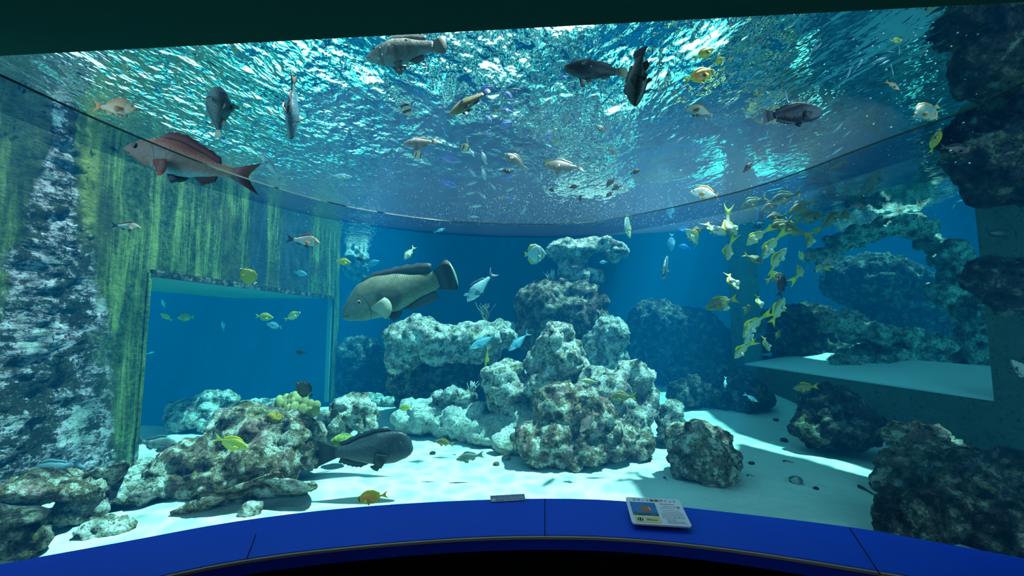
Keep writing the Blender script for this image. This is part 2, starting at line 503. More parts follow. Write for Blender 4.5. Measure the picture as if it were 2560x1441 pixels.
def wave_z(x, y):
    k_ = 1.0 if y < 3.2 else max(0.25, 1 - (y - 3.2) / 3.6)
    k_ *= 1 + .45 * math.exp(-((x - .2) / 1.1) ** 2 - ((y - 2.7) / .9) ** 2)
    if x > 1.0: k_ *= max(.2, 1 - (x - 1.0) * .6)
    return WATER_Z + k_ * (0.060 * noise.noise(Vector((x * 1.4, y * 0.9, 0.0))) + 0.034 * noise.noise(Vector((x * 3.4 + 5, y * 2.0, 2.0)))
        + 0.006 * noise.noise(Vector((x * 8.0, y * 5.0, 7.0))))
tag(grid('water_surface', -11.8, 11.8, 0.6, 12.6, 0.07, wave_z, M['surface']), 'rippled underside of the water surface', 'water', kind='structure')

# body of water: a closed volume that leaves the viewing bay dry
def water_body():
    bm = bmesh.new()
    far = [(11.9, 12.75), (-11.9, 12.75)]
    side_r = (11.9, 0.2); side_l = (-11.9, 0.2)
    def ring(front, z):
        pts = [side_l] + [(p.x, p.y + 0.015) for p in front] + [side_r] + far
        return [bm.verts.new((x, y, z)) for x, y in pts]
    r0 = ring(SILL_IN, -2.6); r1 = ring(SILL_IN, SILL_Z); r2 = ring(JOINT, ROOF_Z + 0.004)
    n = len(r0)
    for a, b in ((r0, r1), (r1, r2)):
        for i in range(n):
            bm.faces.new([a[i], a[(i + 1) % n], b[(i + 1) % n], b[i]])
    bm.faces.new(r0[::-1]); bm.faces.new(r2)
    bmesh.ops.recalc_face_normals(bm, faces=bm.faces[:])
    lo = [(BEAM_A.x - 0.2, BEAM_A.y + 0.01), (BEAM_B.x + 0.2, BEAM_B.y + 0.01), (11.9, BEAM_B.y), (11.9, 12.75), (-11.9, 12.75), (-11.9, BEAM_A.y)]
    bm2 = bmesh.new()
    prism(bm2, lo, ROOF_Z + 0.005, WATER_Z + 0.12)
    me2 = bpy.data.meshes.new('tmp'); bm2.to_mesh(me2); bm2.free()
    bm.from_mesh(me2); bpy.data.meshes.remove(me2)
    return bm_obj('water_body', bm, M['water'])
tag(water_body(), 'clear blue sea water filling the tank', 'water', kind='structure')

# cloud of micro bubbles hanging just above the clear roof by the joint
k = NT('micro_bubble_haze')
sc_ = k.n('ShaderNodeVolumeScatter', Color=(0.72, 0.90, 1.0), Density=0.085, Anisotropy=0.0)
k.set(k.out.inputs['Volume'], sc_.outputs[0])
M['micro'] = k.m
bm = bmesh.new()
bmesh.ops.create_uvsphere(bm, u_segments=48, v_segments=24, radius=1.0, matrix=Matrix.Translation((0.30, 2.55, 2.45)) @ Matrix.Diagonal((2.2, 1.05, 0.33, 1)))
tag(bm_obj('bubble_haze', bm, M['micro']), 'pale haze of micro bubbles above the clear roof', 'haze', kind='stuff')

# left wall: a thick overgrown concrete block with a large opening
LX = -3.65
OP0, OP1, OPZ = 4.0, 8.2, at(370, 688, 4.0).z
WTOP = 3.55
def left_wall():
    bm = bmesh.new()
    step = 0.026
    y0, y1, z0, z1 = 1.2, 8.42, -0.1, WTOP
    ny = int((y1 - y0) / step); nz = int((z1 - z0) / step)
    vv = {}
    def vert(j, k):
        if (j, k) not in vv:
            y = y0 + (y1 - y0) * j / ny; z = z0 + (z1 - z0) * k / nz
            bump = 0.05 * fbm(y * 0.8, z * 0.8, 1.0, 3) + 0.02 * fbm(y, z, 5.0, 4, 4.0)
            band = max(0.0, 1 - abs(y - 3.15) / (0.25 + 0.5 * max(0, (2.9 - z) / 2.9)))
            bump += band * (0.07 * fbm(y, z * 2.6, 9.0, 5, 5.0) + 0.03) + min(1, band * 3) * 0.03 * abs(noise.noise(Vector((y * 9, z * 22, 3))))
            vv[(j, k)] = bm.verts.new((LX + bump, y, z))
        return vv[(j, k)]
    for j in range(ny):
        for k in range(nz):
            yc = y0 + (y1 - y0) * (j + 0.5) / ny; zc = z0 + (z1 - z0) * (k + 0.5) / nz
            if OP0 < yc < OP1 and zc < OPZ: continue
            bm.faces.new([vert(j, k), vert(j + 1, k), vert(j + 1, k + 1), vert(j, k + 1)])
    nface = len(bm.faces)
    box(bm, LX - 1.0, LX - 0.04, 1.2, OP0 - 0.01, -0.1, WTOP)
    box(bm, LX - 2.0, LX - 0.04, OP0 - 0.01, OP1, OPZ + 0.01, WTOP)
    box(bm, LX - 0.12, LX - 0.04, OP1 - 0.02, 8.42, -0.1, WTOP)
    nbox = len(bm.faces)
    box(bm, LX - 0.06, LX + 0.02, OP0 - 0.03, OP0 + 0.01, -0.1, OPZ + 0.02)      # rim of the opening
    bmesh.ops.recalc_face_normals(bm, faces=bm.faces[:])
    bm.faces.ensure_lookup_table()
    for f in bm.faces[nface:nbox]:
        f.material_index = 1
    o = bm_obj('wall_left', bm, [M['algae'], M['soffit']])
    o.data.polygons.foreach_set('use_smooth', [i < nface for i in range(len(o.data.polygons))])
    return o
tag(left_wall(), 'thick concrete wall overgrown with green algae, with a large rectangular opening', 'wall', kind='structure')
# dark lip under the left wall's upper edge
bm = bmesh.new(); box(bm, LX - 0.02, LX + 0.03, OP0, OP1, OPZ - 0.012, OPZ + 0.055)
tag(bm_obj('trim_5', bm, M['rock_dark']), 'dark fouled lip along the top of the left opening', 'trim', kind='structure')

# right wall with its opening
def rwx(y): return 4.23 + 0.152 * (7.43 - y)
RB, RN, RF = 0.72, 4.02, 7.40
def right_wall():
    bm = bmesh.new()
    def slab(ya, yb, z0, z1, t):
        prism(bm, [(rwx(ya), ya), (rwx(ya) + t, ya), (rwx(yb) + t, yb), (rwx(yb), yb)], z0, z1)
    slab(0.9, RN, -0.1, WTOP, 0.5)
    slab(RN, RF, -0.1, RB, 0.35)
    slab(RF, RF + 0.3, -0.1, WTOP, 0.35)
    return bm_obj('wall_right', bm, M['dim'])
tag(right_wall(), 'dark stained concrete wall with a wide opening', 'wall', kind='structure')
def ledge():
    t = 1.25
    a, b = Vector((rwx(RN), RN, RB)), Vector((rwx(RF), RF, RB))
    c, d = Vector((rwx(RF) + t, RF, RB + 0.24)), Vector((rwx(RN) + t, RN, RB + 0.24))
    up = Vector((0, 0, 0.02)); dn = Vector((0, 0, -0.25))
    v = [a + up, b + up, c, d, a + dn, b + dn, c + dn, d + dn]
    for p in (v[0], v[1], v[4], v[5]): p.x += 0.01
    return mesh_obj('trim_6', v, [(0, 3, 2, 1), (4, 5, 6, 7), (0, 1, 5, 4), (1, 2, 6, 5), (2, 3, 7, 6), (3, 0, 4, 7)], M['ledge'])
tag(ledge(), 'pale sloping ledge at the bottom of the right opening', 'ledge', kind='structure')

# far walls
bm = bmesh.new(); box(bm, -12, 12, 12.6, 13.0, -2.8, WTOP)
tag(bm_obj('wall_back', bm, M['outer']), 'dark back wall of the tank', 'wall', kind='structure')
for nm, x in (('wall_far_left', -12.2), ('wall_far_right', 11.8)):
    bm = bmesh.new(); box(bm, x, x + 0.4, 0.2, 12.8, -2.8, WTOP)
    tag(bm_obj(nm, bm, M['outer']), 'dark outer wall of the tank', 'wall', kind='structure')

# unseen slabs added above the water, cut to cast chosen patches of shade
def shade_slab(name, shadow_poly, z, label):
    dz = z - FLOOR_Z
    ox, oy = SUN_DIR.x / SUN_DIR.z * dz, SUN_DIR.y / SUN_DIR.z * dz
    bm = bmesh.new()
    prism(bm, [(x + ox, y + oy) for x, y in shadow_poly], z, z + 0.2)
    tag(bm_obj(name, bm, M['shade_slab']), label, 'shade_slab', kind='structure')
shade_slab('shade_slab_1', [(1.12, 1.0), (1.12, 3.80), (1.62, 3.72), (1.95, 3.66), (2.72, 4.85), (3.36, 3.68), (3.72, 3.22), (4.4, 2.6), (7, 2.0), (7, 1.0)], 3.9, 'added shade slab over the near right of the tank')
shade_slab('shade_slab_2', [(2.95, 5.25), (3.62, 3.98), (4.9, 3.0), (8.4, 3.0), (8.4, 5.95), (4.85, 5.95), (4.85, 6.0), (4.8, 9.6), (2.9, 9.6)], 3.9, 'added shade slab over the right opening')
OFS = Vector((SUN_DIR.x / SUN_DIR.z, SUN_DIR.y / SUN_DIR.z))
shade_slab('shade_slab_3', [(-8, -2), (-8, 0.9)] + [(p.x - OFS.x * .67, p.y + .10 - OFS.y * .67) for p in SILL_IN] + [(8, 0.9), (8, -2)], 4.1, 'added shade slab over the front edge of the tank')
shade_slab('shade_slab_4', [(-3.2, 1.9), (-2.0, 2.45), (-1.2, 2.88), (-0.55, 2.92), (0.25, 2.62), (-0.3, 2.3), (-1.2, 2.2), (-2.4, 1.5)], 4.5, 'narrow added shade slab over the front left of the tank')
shade_slab('shade_slab_5', [(-3.4, 7.4), (1.9, 7.4), (1.9, 12.4), (-3.4, 12.4)], 3.9, 'added shade slab over the back of the tank')

# ------------------------------------------------------------------ rocks
for nm, ty, sc in (('lump', 'CLOUDS', 0.55), ('knob', 'CLOUDS', 0.16), ('pit', 'CLOUDS', 0.06)):
    tx = bpy.data.textures.new(nm, ty)
    tx.noise_scale = sc; tx.noise_depth = 3
rt = bpy.data.textures.new('crag', 'MUSGRAVE'); rt.musgrave_type = 'RIDGED_MULTIFRACTAL'; rt.noise_scale = 0.20; rt.octaves = 4; rt.lacunarity = 2.2
vt = bpy.data.textures.new('cell', 'VORONOI'); vt.noise_scale = 0.22; vt.distance_metric = 'DISTANCE_SQUARED'

def rock(name, blobs, label, mat='rock', voxel=0.036, lump=0.18, knob=0.10, pit=0.06, cell=0.10, crag=0.035, cat='rock', group=None, parent=None):
    """blobs: (centre Vector, (rx, ry, rz)); one closed lumpy mesh"""
    bm = bmesh.new()
    for c, r in blobs:
        bmesh.ops.create_icosphere(bm, subdivisions=3, radius=1.0, matrix=Matrix.Translation(c) @ Matrix.Diagonal((*r, 1)))
    me = bpy.data.meshes.new(name)
    bm.to_mesh(me); bm.free()
    o = bpy.data.objects.new(name, me); COL.objects.link(o)
    m = o.modifiers.new('r', 'REMESH'); m.mode = 'VOXEL'; m.voxel_size = voxel * .8
    for t, s in (('lump', lump), ('cell', -cell), ('crag', -crag if min(lump, knob) > .03 else 0), ('knob', knob), ('pit', pit)):
        if s:
            d = o.modifiers.new(t, 'DISPLACE'); d.texture = bpy.data.textures[t]; d.strength = s; d.mid_level = 0.5
            d.texture_coords = 'GLOBAL'
    dg = bpy.context.evaluated_depsgraph_get()
    new = bpy.data.meshes.new_from_object(o.evaluated_get(dg), depsgraph=dg)
    o.modifiers.clear(); o.data = new; bpy.data.meshes.remove(me)
    new.name = name
    new.materials.clear(); new.materials.append(M[mat])
    new.polygons.foreach_set('use_smooth', [True] * len(new.polygons))
    if label: tag(o, label, cat, group)
    if parent: o.parent = parent
    return o

def B(px, py, Y, rx, rz, ry=None):
    """blob at a pixel and distance; radii in pixels"""
    k = Y / F_PX
    return (at(px, py, Y), (rx * k, (ry if ry else (rx + rz) / 2) * k, rz * k))

# centre reef
rock('reef_rock', [B(1030, 845, 5.8, 66, 36), B(1100, 850, 5.9, 90, 34), B(1200, 845, 6.0, 85, 38), B(1005, 890, 5.8, 42, 34), B(1045, 812, 5.9, 35, 20), B(1250, 830, 6.1, 35, 26), B(1100, 880, 5.9, 60, 26), B(1190, 880, 6.0, 60, 26)],
     'broad sunlit reef ledge left of the tall rock column', voxel=0.04)
rock('reef_rock', [B(1040, 945, 6.4, 70, 45), B(1130, 945, 6.5, 90, 48), B(1215, 935, 6.5, 70, 50), B(1080, 990, 6.5, 90, 30)],
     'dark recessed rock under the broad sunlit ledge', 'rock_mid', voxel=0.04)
rock('reef_rock', [B(1265, 965, 5.0, 56, 62), B(1270, 1000, 5.0, 52, 40)], 'rounded pale boulder standing before the broad reef ledge', lump=0.08, knob=0.05, voxel=0.03)
rock('reef_rock', [B(1385, 850, 4.9, 45, 45), B(1405, 900, 4.9, 65, 60), B(1375, 960, 4.9, 65, 60), B(1440, 960, 5.0, 70, 60), B(1350, 910, 5.0, 35, 45)],
     'pale peaked boulder at the middle of the reef', voxel=0.035)
rock('reef_rock', [B(1570, 950, 4.7, 55, 50), B(1520, 990, 4.6, 70, 60), B(1590, 1010, 4.8, 45, 80), B(1550, 1060, 4.6, 70, 70), B(1480, 960, 4.8, 55, 50)],
     'sunlit lumpy boulder forming the right shoulder of the reef', voxel=0.035)
rock('reef_rock', [B(1400, 1010, 4.4, 65, 55), B(1450, 1050, 4.3, 75, 65), B(1375, 1110, 4.2, 85, 55), B(1440, 1120, 4.2, 90, 42), B(1520, 1100, 4.3, 70, 50), B(1570, 1105, 4.4, 55, 45)],
     'big encrusted boulder at the front foot of the reef', 'rock_brown', voxel=0.032)
rock('reef_rock', [B(1080, 1040, 5.3, 90, 40), B(1170, 1050, 5.2, 110, 42), B(1260, 1070, 5.0, 100, 42), B(1130, 1010, 5.5, 60, 32), B(1320, 1060, 4.9, 60, 50), B(1300, 1110, 4.6, 60, 25)],
     'low rubble slope of pale rock left of the reef foot', 'rubble', voxel=0.035, lump=0.2)
rock('reef_rock', [B(1110, 990, 5.2, 40, 18), B(1160, 1000, 5.2, 30, 16)], 'small pale knob of rock behind the rubble slope', voxel=0.025, lump=0.08, knob=0.06)
# tall column behind
rock('reef_rock', [B(1430, 625, 6.6, 60, 22), B(1500, 612, 6.6, 45, 18), B(1540, 632, 6.6, 30, 18), B(1400, 630, 6.6, 35, 22), B(1430, 670, 6.6, 38, 35), B(1450, 695, 6.6, 55, 25)],
     'arched head of the tall rock column, lit from above', voxel=0.04, lump=0.1)
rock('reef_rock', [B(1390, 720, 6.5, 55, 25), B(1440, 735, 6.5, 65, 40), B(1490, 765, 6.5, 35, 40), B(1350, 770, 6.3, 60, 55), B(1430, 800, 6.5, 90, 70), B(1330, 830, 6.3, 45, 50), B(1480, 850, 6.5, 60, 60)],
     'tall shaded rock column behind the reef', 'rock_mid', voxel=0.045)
rock('reef_rock', [B(1525, 845, 6.0, 42, 52), B(1530, 890, 6.0, 40, 40), B(1480, 870, 6.0, 30, 35)], 'rounded boulder with a net of light on it, right of the tall column', voxel=0.035, lump=0.08)
# right of the reef
rock('reef_rock', [B(1675, 1050, 4.8, 32, 42), B(1660, 1085, 4.8, 22, 22)], 'small pale rock between the reef and the dark fronted boulder', voxel=0.025, lump=0.06, knob=0.05)
rock('boulder', [B(1740, 1110, 3.85, 60, 50), B(1770, 1150, 3.8, 70, 45), B(1710, 1140, 3.9, 40, 45), B(1790, 1105, 3.95, 40, 35), B(1750, 1080, 3.95, 40, 25)],
     'boulder with a sunlit top and dark front, alone on the sand right of the reef', 'rock_brown', voxel=0.028, lump=0.14)
# left foreground reef
rock('reef_rock', [B(640, 1090, 3.7, 95, 60), B(720, 1095, 3.8, 80, 60), B(560, 1130, 3.6, 90, 50), B(480, 1150, 3.5, 80, 50), B(620, 1150, 3.6, 130, 45), B(420, 1180, 3.4, 50, 45), B(540, 1190, 3.45, 120, 35), B(760, 1130, 3.8, 50, 40)],
     'large brown encrusted reef mound in the left foreground', 'rock_brown', voxel=0.03)
rock('reef_rock', [B(556, 1058, 3.8, 27, 30)], 'small dome shaped rock on top of the brown encrusted mound', voxel=0.02, lump=0.04, knob=0.03, mat='rock')
rock('reef_rock', [B(880, 1030, 4.5, 50, 40), B(840, 1060, 4.5, 55, 40), B(905, 1055, 4.5, 40, 40)], 'pale boulder just behind the dark bump headed fish', voxel=0.03)
# left rubble
random.seed(4)
rock('reef_rock', [B(370, 1190, 3.45, 60, 30), B(330, 1230, 3.2, 80, 30), B(260, 1240, 3.1, 70, 25), B(200, 1280, 2.9, 60, 30)], 'pale rubble bank at the foot of the overgrown wall', voxel=0.03, lump=0.12)
rock('reef_rock', [B(110, 1220, 2.8, 95, 26), B(195, 1228, 2.9, 55, 18), B(40, 1232, 2.65, 75, 25)], 'flat brown rock shelf under the overgrown wall', 'rock_brown', voxel=0.03, lump=0.1)
rock('rubble_rock', [B(45, 1345, 2.55, 58, 36), B(90, 1350, 2.55, 30, 28)], 'dark rounded rock on the sand at the bottom left corner', 'rock_dark', voxel=0.02, lump=0.08, knob=0.06)
rock('rubble_rock', [B(110, 1290, 2.8, 55, 14), B(70, 1300, 2.75, 35, 12)], 'thin pale slab of rubble behind the dark corner rock', voxel=0.02, lump=0.06, knob=0.05)
rock('rubble_rock', [B(255, 1310, 2.8, 45, 18), B(290, 1312, 2.8, 25, 14)], 'grey rubble rock on the sand below the rubble bank', voxel=0.02, lump=0.06, knob=0.05)
rock('rubble_rock', [B(195, 1335, 2.7, 30, 20)], 'leaning grey stone right of the dark corner rock', 'rock', voxel=0.018, lump=0.06, knob=0.05)
rock('rubble_rock', [B(634, 1272, 3.0, 15, 11)], 'small white stone under the tilted plate coral', voxel=0.015, lump=0.04, knob=0.03)
# right foreground
rock('boulder', [B(2300, 1120, 3.6, 60, 45), B(2290, 1170, 3.5, 75, 60), B(2240, 1200, 3.5, 40, 40), B(2380, 1160, 3.6, 80, 60)], 'dark boulder with one sunlit patch on top, right foreground', 'rock_brown', voxel=0.028)
rock('boulder', [B(2420, 1180, 3.2, 80, 35), B(2510, 1190, 3.1, 90, 45), B(2450, 1220, 3.1, 110, 35)], 'long dark boulder lying behind the front rock bank at right', 'rock_dark', voxel=0.028)
rock('boulder', [B(2260, 1290, 2.85, 60, 50), B(2330, 1300, 2.8, 70, 60), B(2420, 1310, 2.75, 90, 70), B(2520, 1330, 2.65, 90, 70), B(2300, 1340, 2.75, 90, 35)], 'wide dark rock bank touching the glass at bottom right', 'rock_dark', voxel=0.025)
rock('boulder', [B(2085, 1020, 4.7, 60, 50), B(2110, 1060, 4.6, 90, 45), B(2050, 1075, 4.6, 60, 35), B(2170, 1080, 4.6, 50, 28)], 'dark craggy rock against the right wall below the opening', 'rock_dark', voxel=0.03)
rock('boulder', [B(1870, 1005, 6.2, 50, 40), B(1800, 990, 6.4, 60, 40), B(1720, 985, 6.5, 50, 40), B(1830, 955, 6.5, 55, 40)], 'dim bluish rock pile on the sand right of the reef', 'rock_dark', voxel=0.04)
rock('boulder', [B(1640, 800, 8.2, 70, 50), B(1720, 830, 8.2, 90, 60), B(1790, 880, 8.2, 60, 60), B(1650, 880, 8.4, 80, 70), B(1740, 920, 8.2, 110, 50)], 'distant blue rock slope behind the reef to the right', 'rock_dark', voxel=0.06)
# tall rock column at the far right
rock('rock_column', [B(2500, 130, 2.3, 90, 75), B(2440, 90, 2.4, 40, 35), B(2420, 160, 2.4, 35, 45), B(2470, 210, 2.4, 60, 45), B(2560, 180, 2.3, 80, 100), B(2530, 60, 2.2, 40, 30)], 'black overhanging rock at the top right above the joint', 'rock_dark', voxel=0.03, lump=0.12, cat='rock')
rock('rock_column', [B(2480, 380, 2.7, 90, 70), B(2420, 340, 2.75, 50, 40), B(2520, 450, 2.7, 90, 60), B(2430, 430, 2.75, 30, 40), B(2560, 330, 2.7, 80, 80), B(2470, 310, 2.7, 60, 40)], 'black rock hanging below the joint at the right edge', 'rock_dark', voxel=0.03, lump=0.12, cat='rock')
rock('rock_column', [B(2470, 695, 3.3, 45, 28), B(2540, 700, 3.3, 80, 50), B(2530, 750, 3.3, 50, 40)], 'black rock knob jutting from the right wall', 'rock_dark', voxel=0.03, lump=0.1, cat='rock')
# beyond the right opening
rock('reef_arch', [B(2060, 640, 6.5, 45, 22), B(2110, 605, 6.5, 50, 22), B(2170, 582, 6.4, 55, 22), B(2235, 562, 6.3, 50, 24), B(2285, 572, 6.3, 38, 24), B(2325, 605, 6.3, 28, 24), B(2375, 640, 6.1, 38, 38), B(2390, 700, 6.0, 38, 45), B(2355, 735, 6.0, 33, 26), B(2350, 620, 6.2, 28, 24),
      B(2440, 780, 6.0, 40, 60), B(2450, 880, 6.0, 45, 70), B(2440, 980, 6.0, 55, 70), B(2430, 1060, 6.0, 70, 60)],
     'pale reef arch seen through the right opening', voxel=0.04, lump=.2)
rock('reef_rock', [B(2110, 808, 6.3, 50, 22), B(2170, 834, 6.2, 65, 24), B(2250, 850, 6.2, 60, 24), B(2320, 862, 6.1, 45, 22), B(2200, 920, 6.3, 120, 55), B(2190, 1010, 6.3, 150, 70)], 'sunlit rock at the foot of the reef arch', voxel=0.04)
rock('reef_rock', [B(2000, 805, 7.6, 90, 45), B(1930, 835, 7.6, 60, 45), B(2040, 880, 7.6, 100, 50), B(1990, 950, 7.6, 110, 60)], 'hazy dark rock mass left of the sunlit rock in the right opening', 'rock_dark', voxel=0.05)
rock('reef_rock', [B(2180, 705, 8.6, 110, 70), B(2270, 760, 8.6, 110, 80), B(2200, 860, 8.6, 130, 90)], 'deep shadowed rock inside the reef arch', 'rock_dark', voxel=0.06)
# beyond the left opening
rock('reef_rock', [B(530, 1012, 5.45, 40, 32), B(490, 1045, 5.4, 55, 38), B(560, 1000, 5.5, 42, 18), B(540, 1055, 5.4, 50, 28), B(450, 1018, 5.5, 22, 12)], 'pale rock standing on the sand behind the left opening', voxel=0.03)
rock('reef_rock', [B(690, 1012, 6.0, 60, 16), B(640, 1016, 6.0, 40, 12)], 'low pale rock behind the yellow soft coral', voxel=0.05)
rock('reef_rock', [B(890, 660, 9.6, 28, 45), B(880, 590, 9.8, 22, 40)], 'small lit outcrop on the dark wall beside the left wall end', voxel=0.05)
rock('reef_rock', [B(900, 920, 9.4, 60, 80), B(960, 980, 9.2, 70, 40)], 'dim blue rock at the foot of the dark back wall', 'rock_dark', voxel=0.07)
rock('reef_rock', [B(980, 1010, 7.0, 40, 16), B(940, 1005, 7.2, 35, 18)], 'flat pale rock between the left boulder and the rubble slope', voxel=0.04, lump=0.08)

# ------------------------------------------------------------------ fish
def interp(pts, t):
    if t <= pts[0][0]: return pts[0][1]
    for (a, va), (b, vb) in zip(pts, pts[1:]):
        if t <= b:
            u = (t - a) / (b - a); u = u * u * (3 - 2 * u) * 0.5 + u * 0.5
            return va + (vb - va) * u
    return pts[-1][1]

P_SNAP = dict(up=[(0, .012), (.06, .055), (.18, .115), (.35, .16), (.5, .158), (.7, .11), (.86, .055), (1, .045)],
              lo=[(0, .012), (.06, .045), (.2, .10), (.38, .13), (.55, .12), (.72, .085), (.86, .05), (1, .042)], w=.068, tail=.20,
              th=.14, tshape='fork', dors=[(.30, .0), (.36, .06), (.5, .06), (.7, .045), (.84, .04), (.87, .0)], anal=[(.62, 0), (.66, .055), (.8, .035), (.84, 0)], eye=(.10, .045, .018))
P_WRASSE = dict(up=[(0, .028), (.05, .075), (.13, .135), (.17, .165), (.24, .205), (.4, .225), (.6, .19), (.8, .12), (.92, .085), (1, .085)],
                lo=[(0, .035), (.06, .07), (.2, .11), (.4, .135), (.6, .12), (.8, .085), (1, .075)], w=.105, tail=.16,
                th=.145, tshape='round', dors=[(.28, 0), (.36, .025), (.6, .045), (.75, .075), (.88, .085), (.97, .06), (.96, 0)],
                anal=[(.55, 0), (.65, .05), (.8, .075), (.93, .06), (.94, 0)], eye=(.185, .05, .013))
P_PARROT = dict(up=[(0, .02), (.012, .07), (.04, .12), (.09, .165), (.16, .19), (.28, .20), (.45, .19), (.65, .145), (.85, .08), (1, .06)],
                lo=[(0, .03), (.03, .07), (.1, .105), (.25, .145), (.45, .15), (.7, .11), (.88, .065), (1, .055)], w=.10, tail=.19,
                th=.145, tshape='trunc', dors=[(.24, 0), (.3, .035), (.5, .04), (.8, .045), (.92, .03), (.92, 0)],
                anal=[(.56, 0), (.64, .05), (.82, .055), (.93, .045), (.93, 0)], eye=(.13, .075, .012))
P_RABBIT = dict(up=[(0, .012), (.08, .065), (.22, .135), (.42, .175), (.62, .155), (.82, .07), (.93, .03), (1, .025)],
                lo=[(0, .012), (.08, .055), (.22, .12), (.42, .165), (.62, .145), (.82, .07), (.93, .03), (1, .025)], w=.055, tail=.17,
                th=.13, tshape='fork', dors=[(.22, 0), (.28, .05), (.5, .06), (.75, .06), (.88, .045), (.88, 0)],
                anal=[(.5, 0), (.55, .05), (.75, .055), (.88, .04), (.88, 0)], eye=(.10, .04, .02))
P_DISC = dict(up=[(0, .015), (.07, .055), (.17, .15), (.34, .275), (.52, .32), (.72, .27), (.88, .13), (1, .06)],
              lo=[(0, .015), (.07, .055), (.17, .14), (.34, .26), (.52, .305), (.72, .26), (.88, .13), (1, .06)], w=.06, tail=.13,
              th=.10, tshape='trunc', dors=[(.3, 0), (.36, .05), (.6, .07), (.84, .09), (.94, .04), (.94, 0)],
              anal=[(.5, 0), (.56, .05), (.75, .08), (.9, .06), (.94, 0)], eye=(.13, .04, .022))
P_BAT = dict(up=[(0, .02), (.04, .09), (.12, .22), (.3, .37), (.5, .42), (.72, .33), (.9, .16), (1, .065)],
             lo=[(0, .02), (.04, .08), (.12, .18), (.3, .33), (.5, .40), (.72, .34), (.9, .15), (1, .065)], w=.075, tail=.14,
             th=.12, tshape='trunc', dors=[(.4, 0), (.5, .05), (.75, .13), (.9, .12), (.98, .02), (.96, 0)],
             anal=[(.4, 0), (.5, .05), (.75, .13), (.9, .12), (.98, .02), (.96, 0)], eye=(.10, .06, .022))
P_TREV = dict(up=[(0, .01), (.06, .045), (.2, .095), (.4, .125), (.6, .10), (.82, .04), (.95, .017), (1, .02)],
              lo=[(0, .01), (.06, .04), (.2, .09), (.4, .115), (.6, .095), (.82, .04), (.95, .017), (1, .02)], w=.055, tail=.19,
              th=.15, tshape='lunate', dors=[(.36, 0), (.40, .055), (.5, .03), (.8, .02), (.86, 0)], anal=[(.52, 0), (.56, .05), (.66, .025), (.85, .015), (.87, 0)], eye=(.09, .02, .016))
P_FUSI = dict(up=[(0, .01), (.08, .045), (.25, .085), (.45, .10), (.65, .08), (.88, .03), (1, .025)],
              lo=[(0, .01), (.08, .04), (.25, .08), (.45, .095), (.65, .075), (.88, .03), (1, .025)], w=.06, tail=.20,
              th=.125, tshape='fork', dors=[(.30, 0), (.35, .04), (.5, .03), (.84, .015), (.86, 0)], anal=[(.6, 0), (.64, .035), (.84, .015), (.86, 0)], eye=(.09, .02, .016))
P_SPRAT = dict(up=[(0, .01), (.1, .04), (.35, .06), (.6, .055), (.9, .02), (1, .018)], lo=[(0, .01), (.1, .035), (.35, .06), (.6, .055), (.9, .02), (1, .018)],
               w=.035, tail=.16, th=.07, tshape='fork', dors=[(.45, 0), (.48, .03), (.6, 0)], anal=[(.6, 0), (.64, .025), (.8, 0)], eye=(.08, .01, .014))
P_PUFF = dict(up=[(0, .05), (.04, .095), (.15, .15), (.35, .19), (.55, .18), (.75, .11), (.9, .06), (1, .05)],
              lo=[(0, .05), (.04, .09), (.15, .16), (.35, .22), (.55, .21), (.75, .12), (.9, .06), (1, .05)], w=.19, tail=.17,
              th=.085, tshape='round', dors=[(.76, 0), (.78, .09), (.86, .10), (.88, 0)], anal=[(.76, 0), (.78, .08), (.86, .09), (.88, 0)], eye=(.17, .10, .022))
P_GROUP = dict(up=[(0, .015), (.08, .06), (.22, .115), (.42, .145), (.6, .13), (.8, .085), (1, .06)],
               lo=[(0, .02), (.08, .06), (.22, .105), (.42, .13), (.6, .115), (.8, .075), (1, .055)], w=.105, tail=.16,
               th=.105, tshape='round', dors=[(.28, 0), (.34, .05), (.55, .045), (.75, .06), (.88, .05), (.88, 0)], anal=[(.62, 0), (.68, .06), (.82, .05), (.84, 0)], eye=(.12, .06, .014))

def fish_warp(p, bend):
    x = p[0]
    d = max(0.0, 0.12 - x)
    return (x, p[1] + bend * d * d * 1.6, p[2])

def loft_body(P, bend, puff=1.0):
    """closed body from nose (+x) to tail root"""
    NS, NR = 30, 22
    L = 1.0 - P['tail']
    v, f = [], []
    for i in range(NS + 1):
        t = (i / NS) ** 1.25
        x = 0.5 - t * L
        u, l = interp(P['up'], t), interp(P['lo'], t)
        w = P['w'] * min(1.0, (0.16 + 1.35 * t ** 0.55)) * (1.0 if t < .45 else max(.10, 1 - ((t - .45) / .55) ** 1.3 * .86))
        for k in range(NR):
            a = 2 * pi * k / NR
            s, c = sin(a), cos(a)
            y = w * (abs(c) ** 0.85) * (1 if c >= 0 else -1)
            z = (u if s > 0 else l) * s
            v.append(fish_warp((x, y, z), bend))
    for i in range(NS):
        for k in range(NR):
            a, b = i * NR + k, i * NR + (k + 1) % NR
            f.append((a, b, b + NR, a + NR))
    v.append(fish_warp((0.5 + 0.006, 0, 0), bend)); n0 = len(v) - 1
    v.append(fish_warp((0.5 - L - 0.01, 0, 0), bend)); n1 = len(v) - 1
    for k in range(NR):
        f.append((n0, (k + 1) % NR, k))
        b = NS * NR
        f.append((n1, b + k, b + (k + 1) % NR))
    return v, f

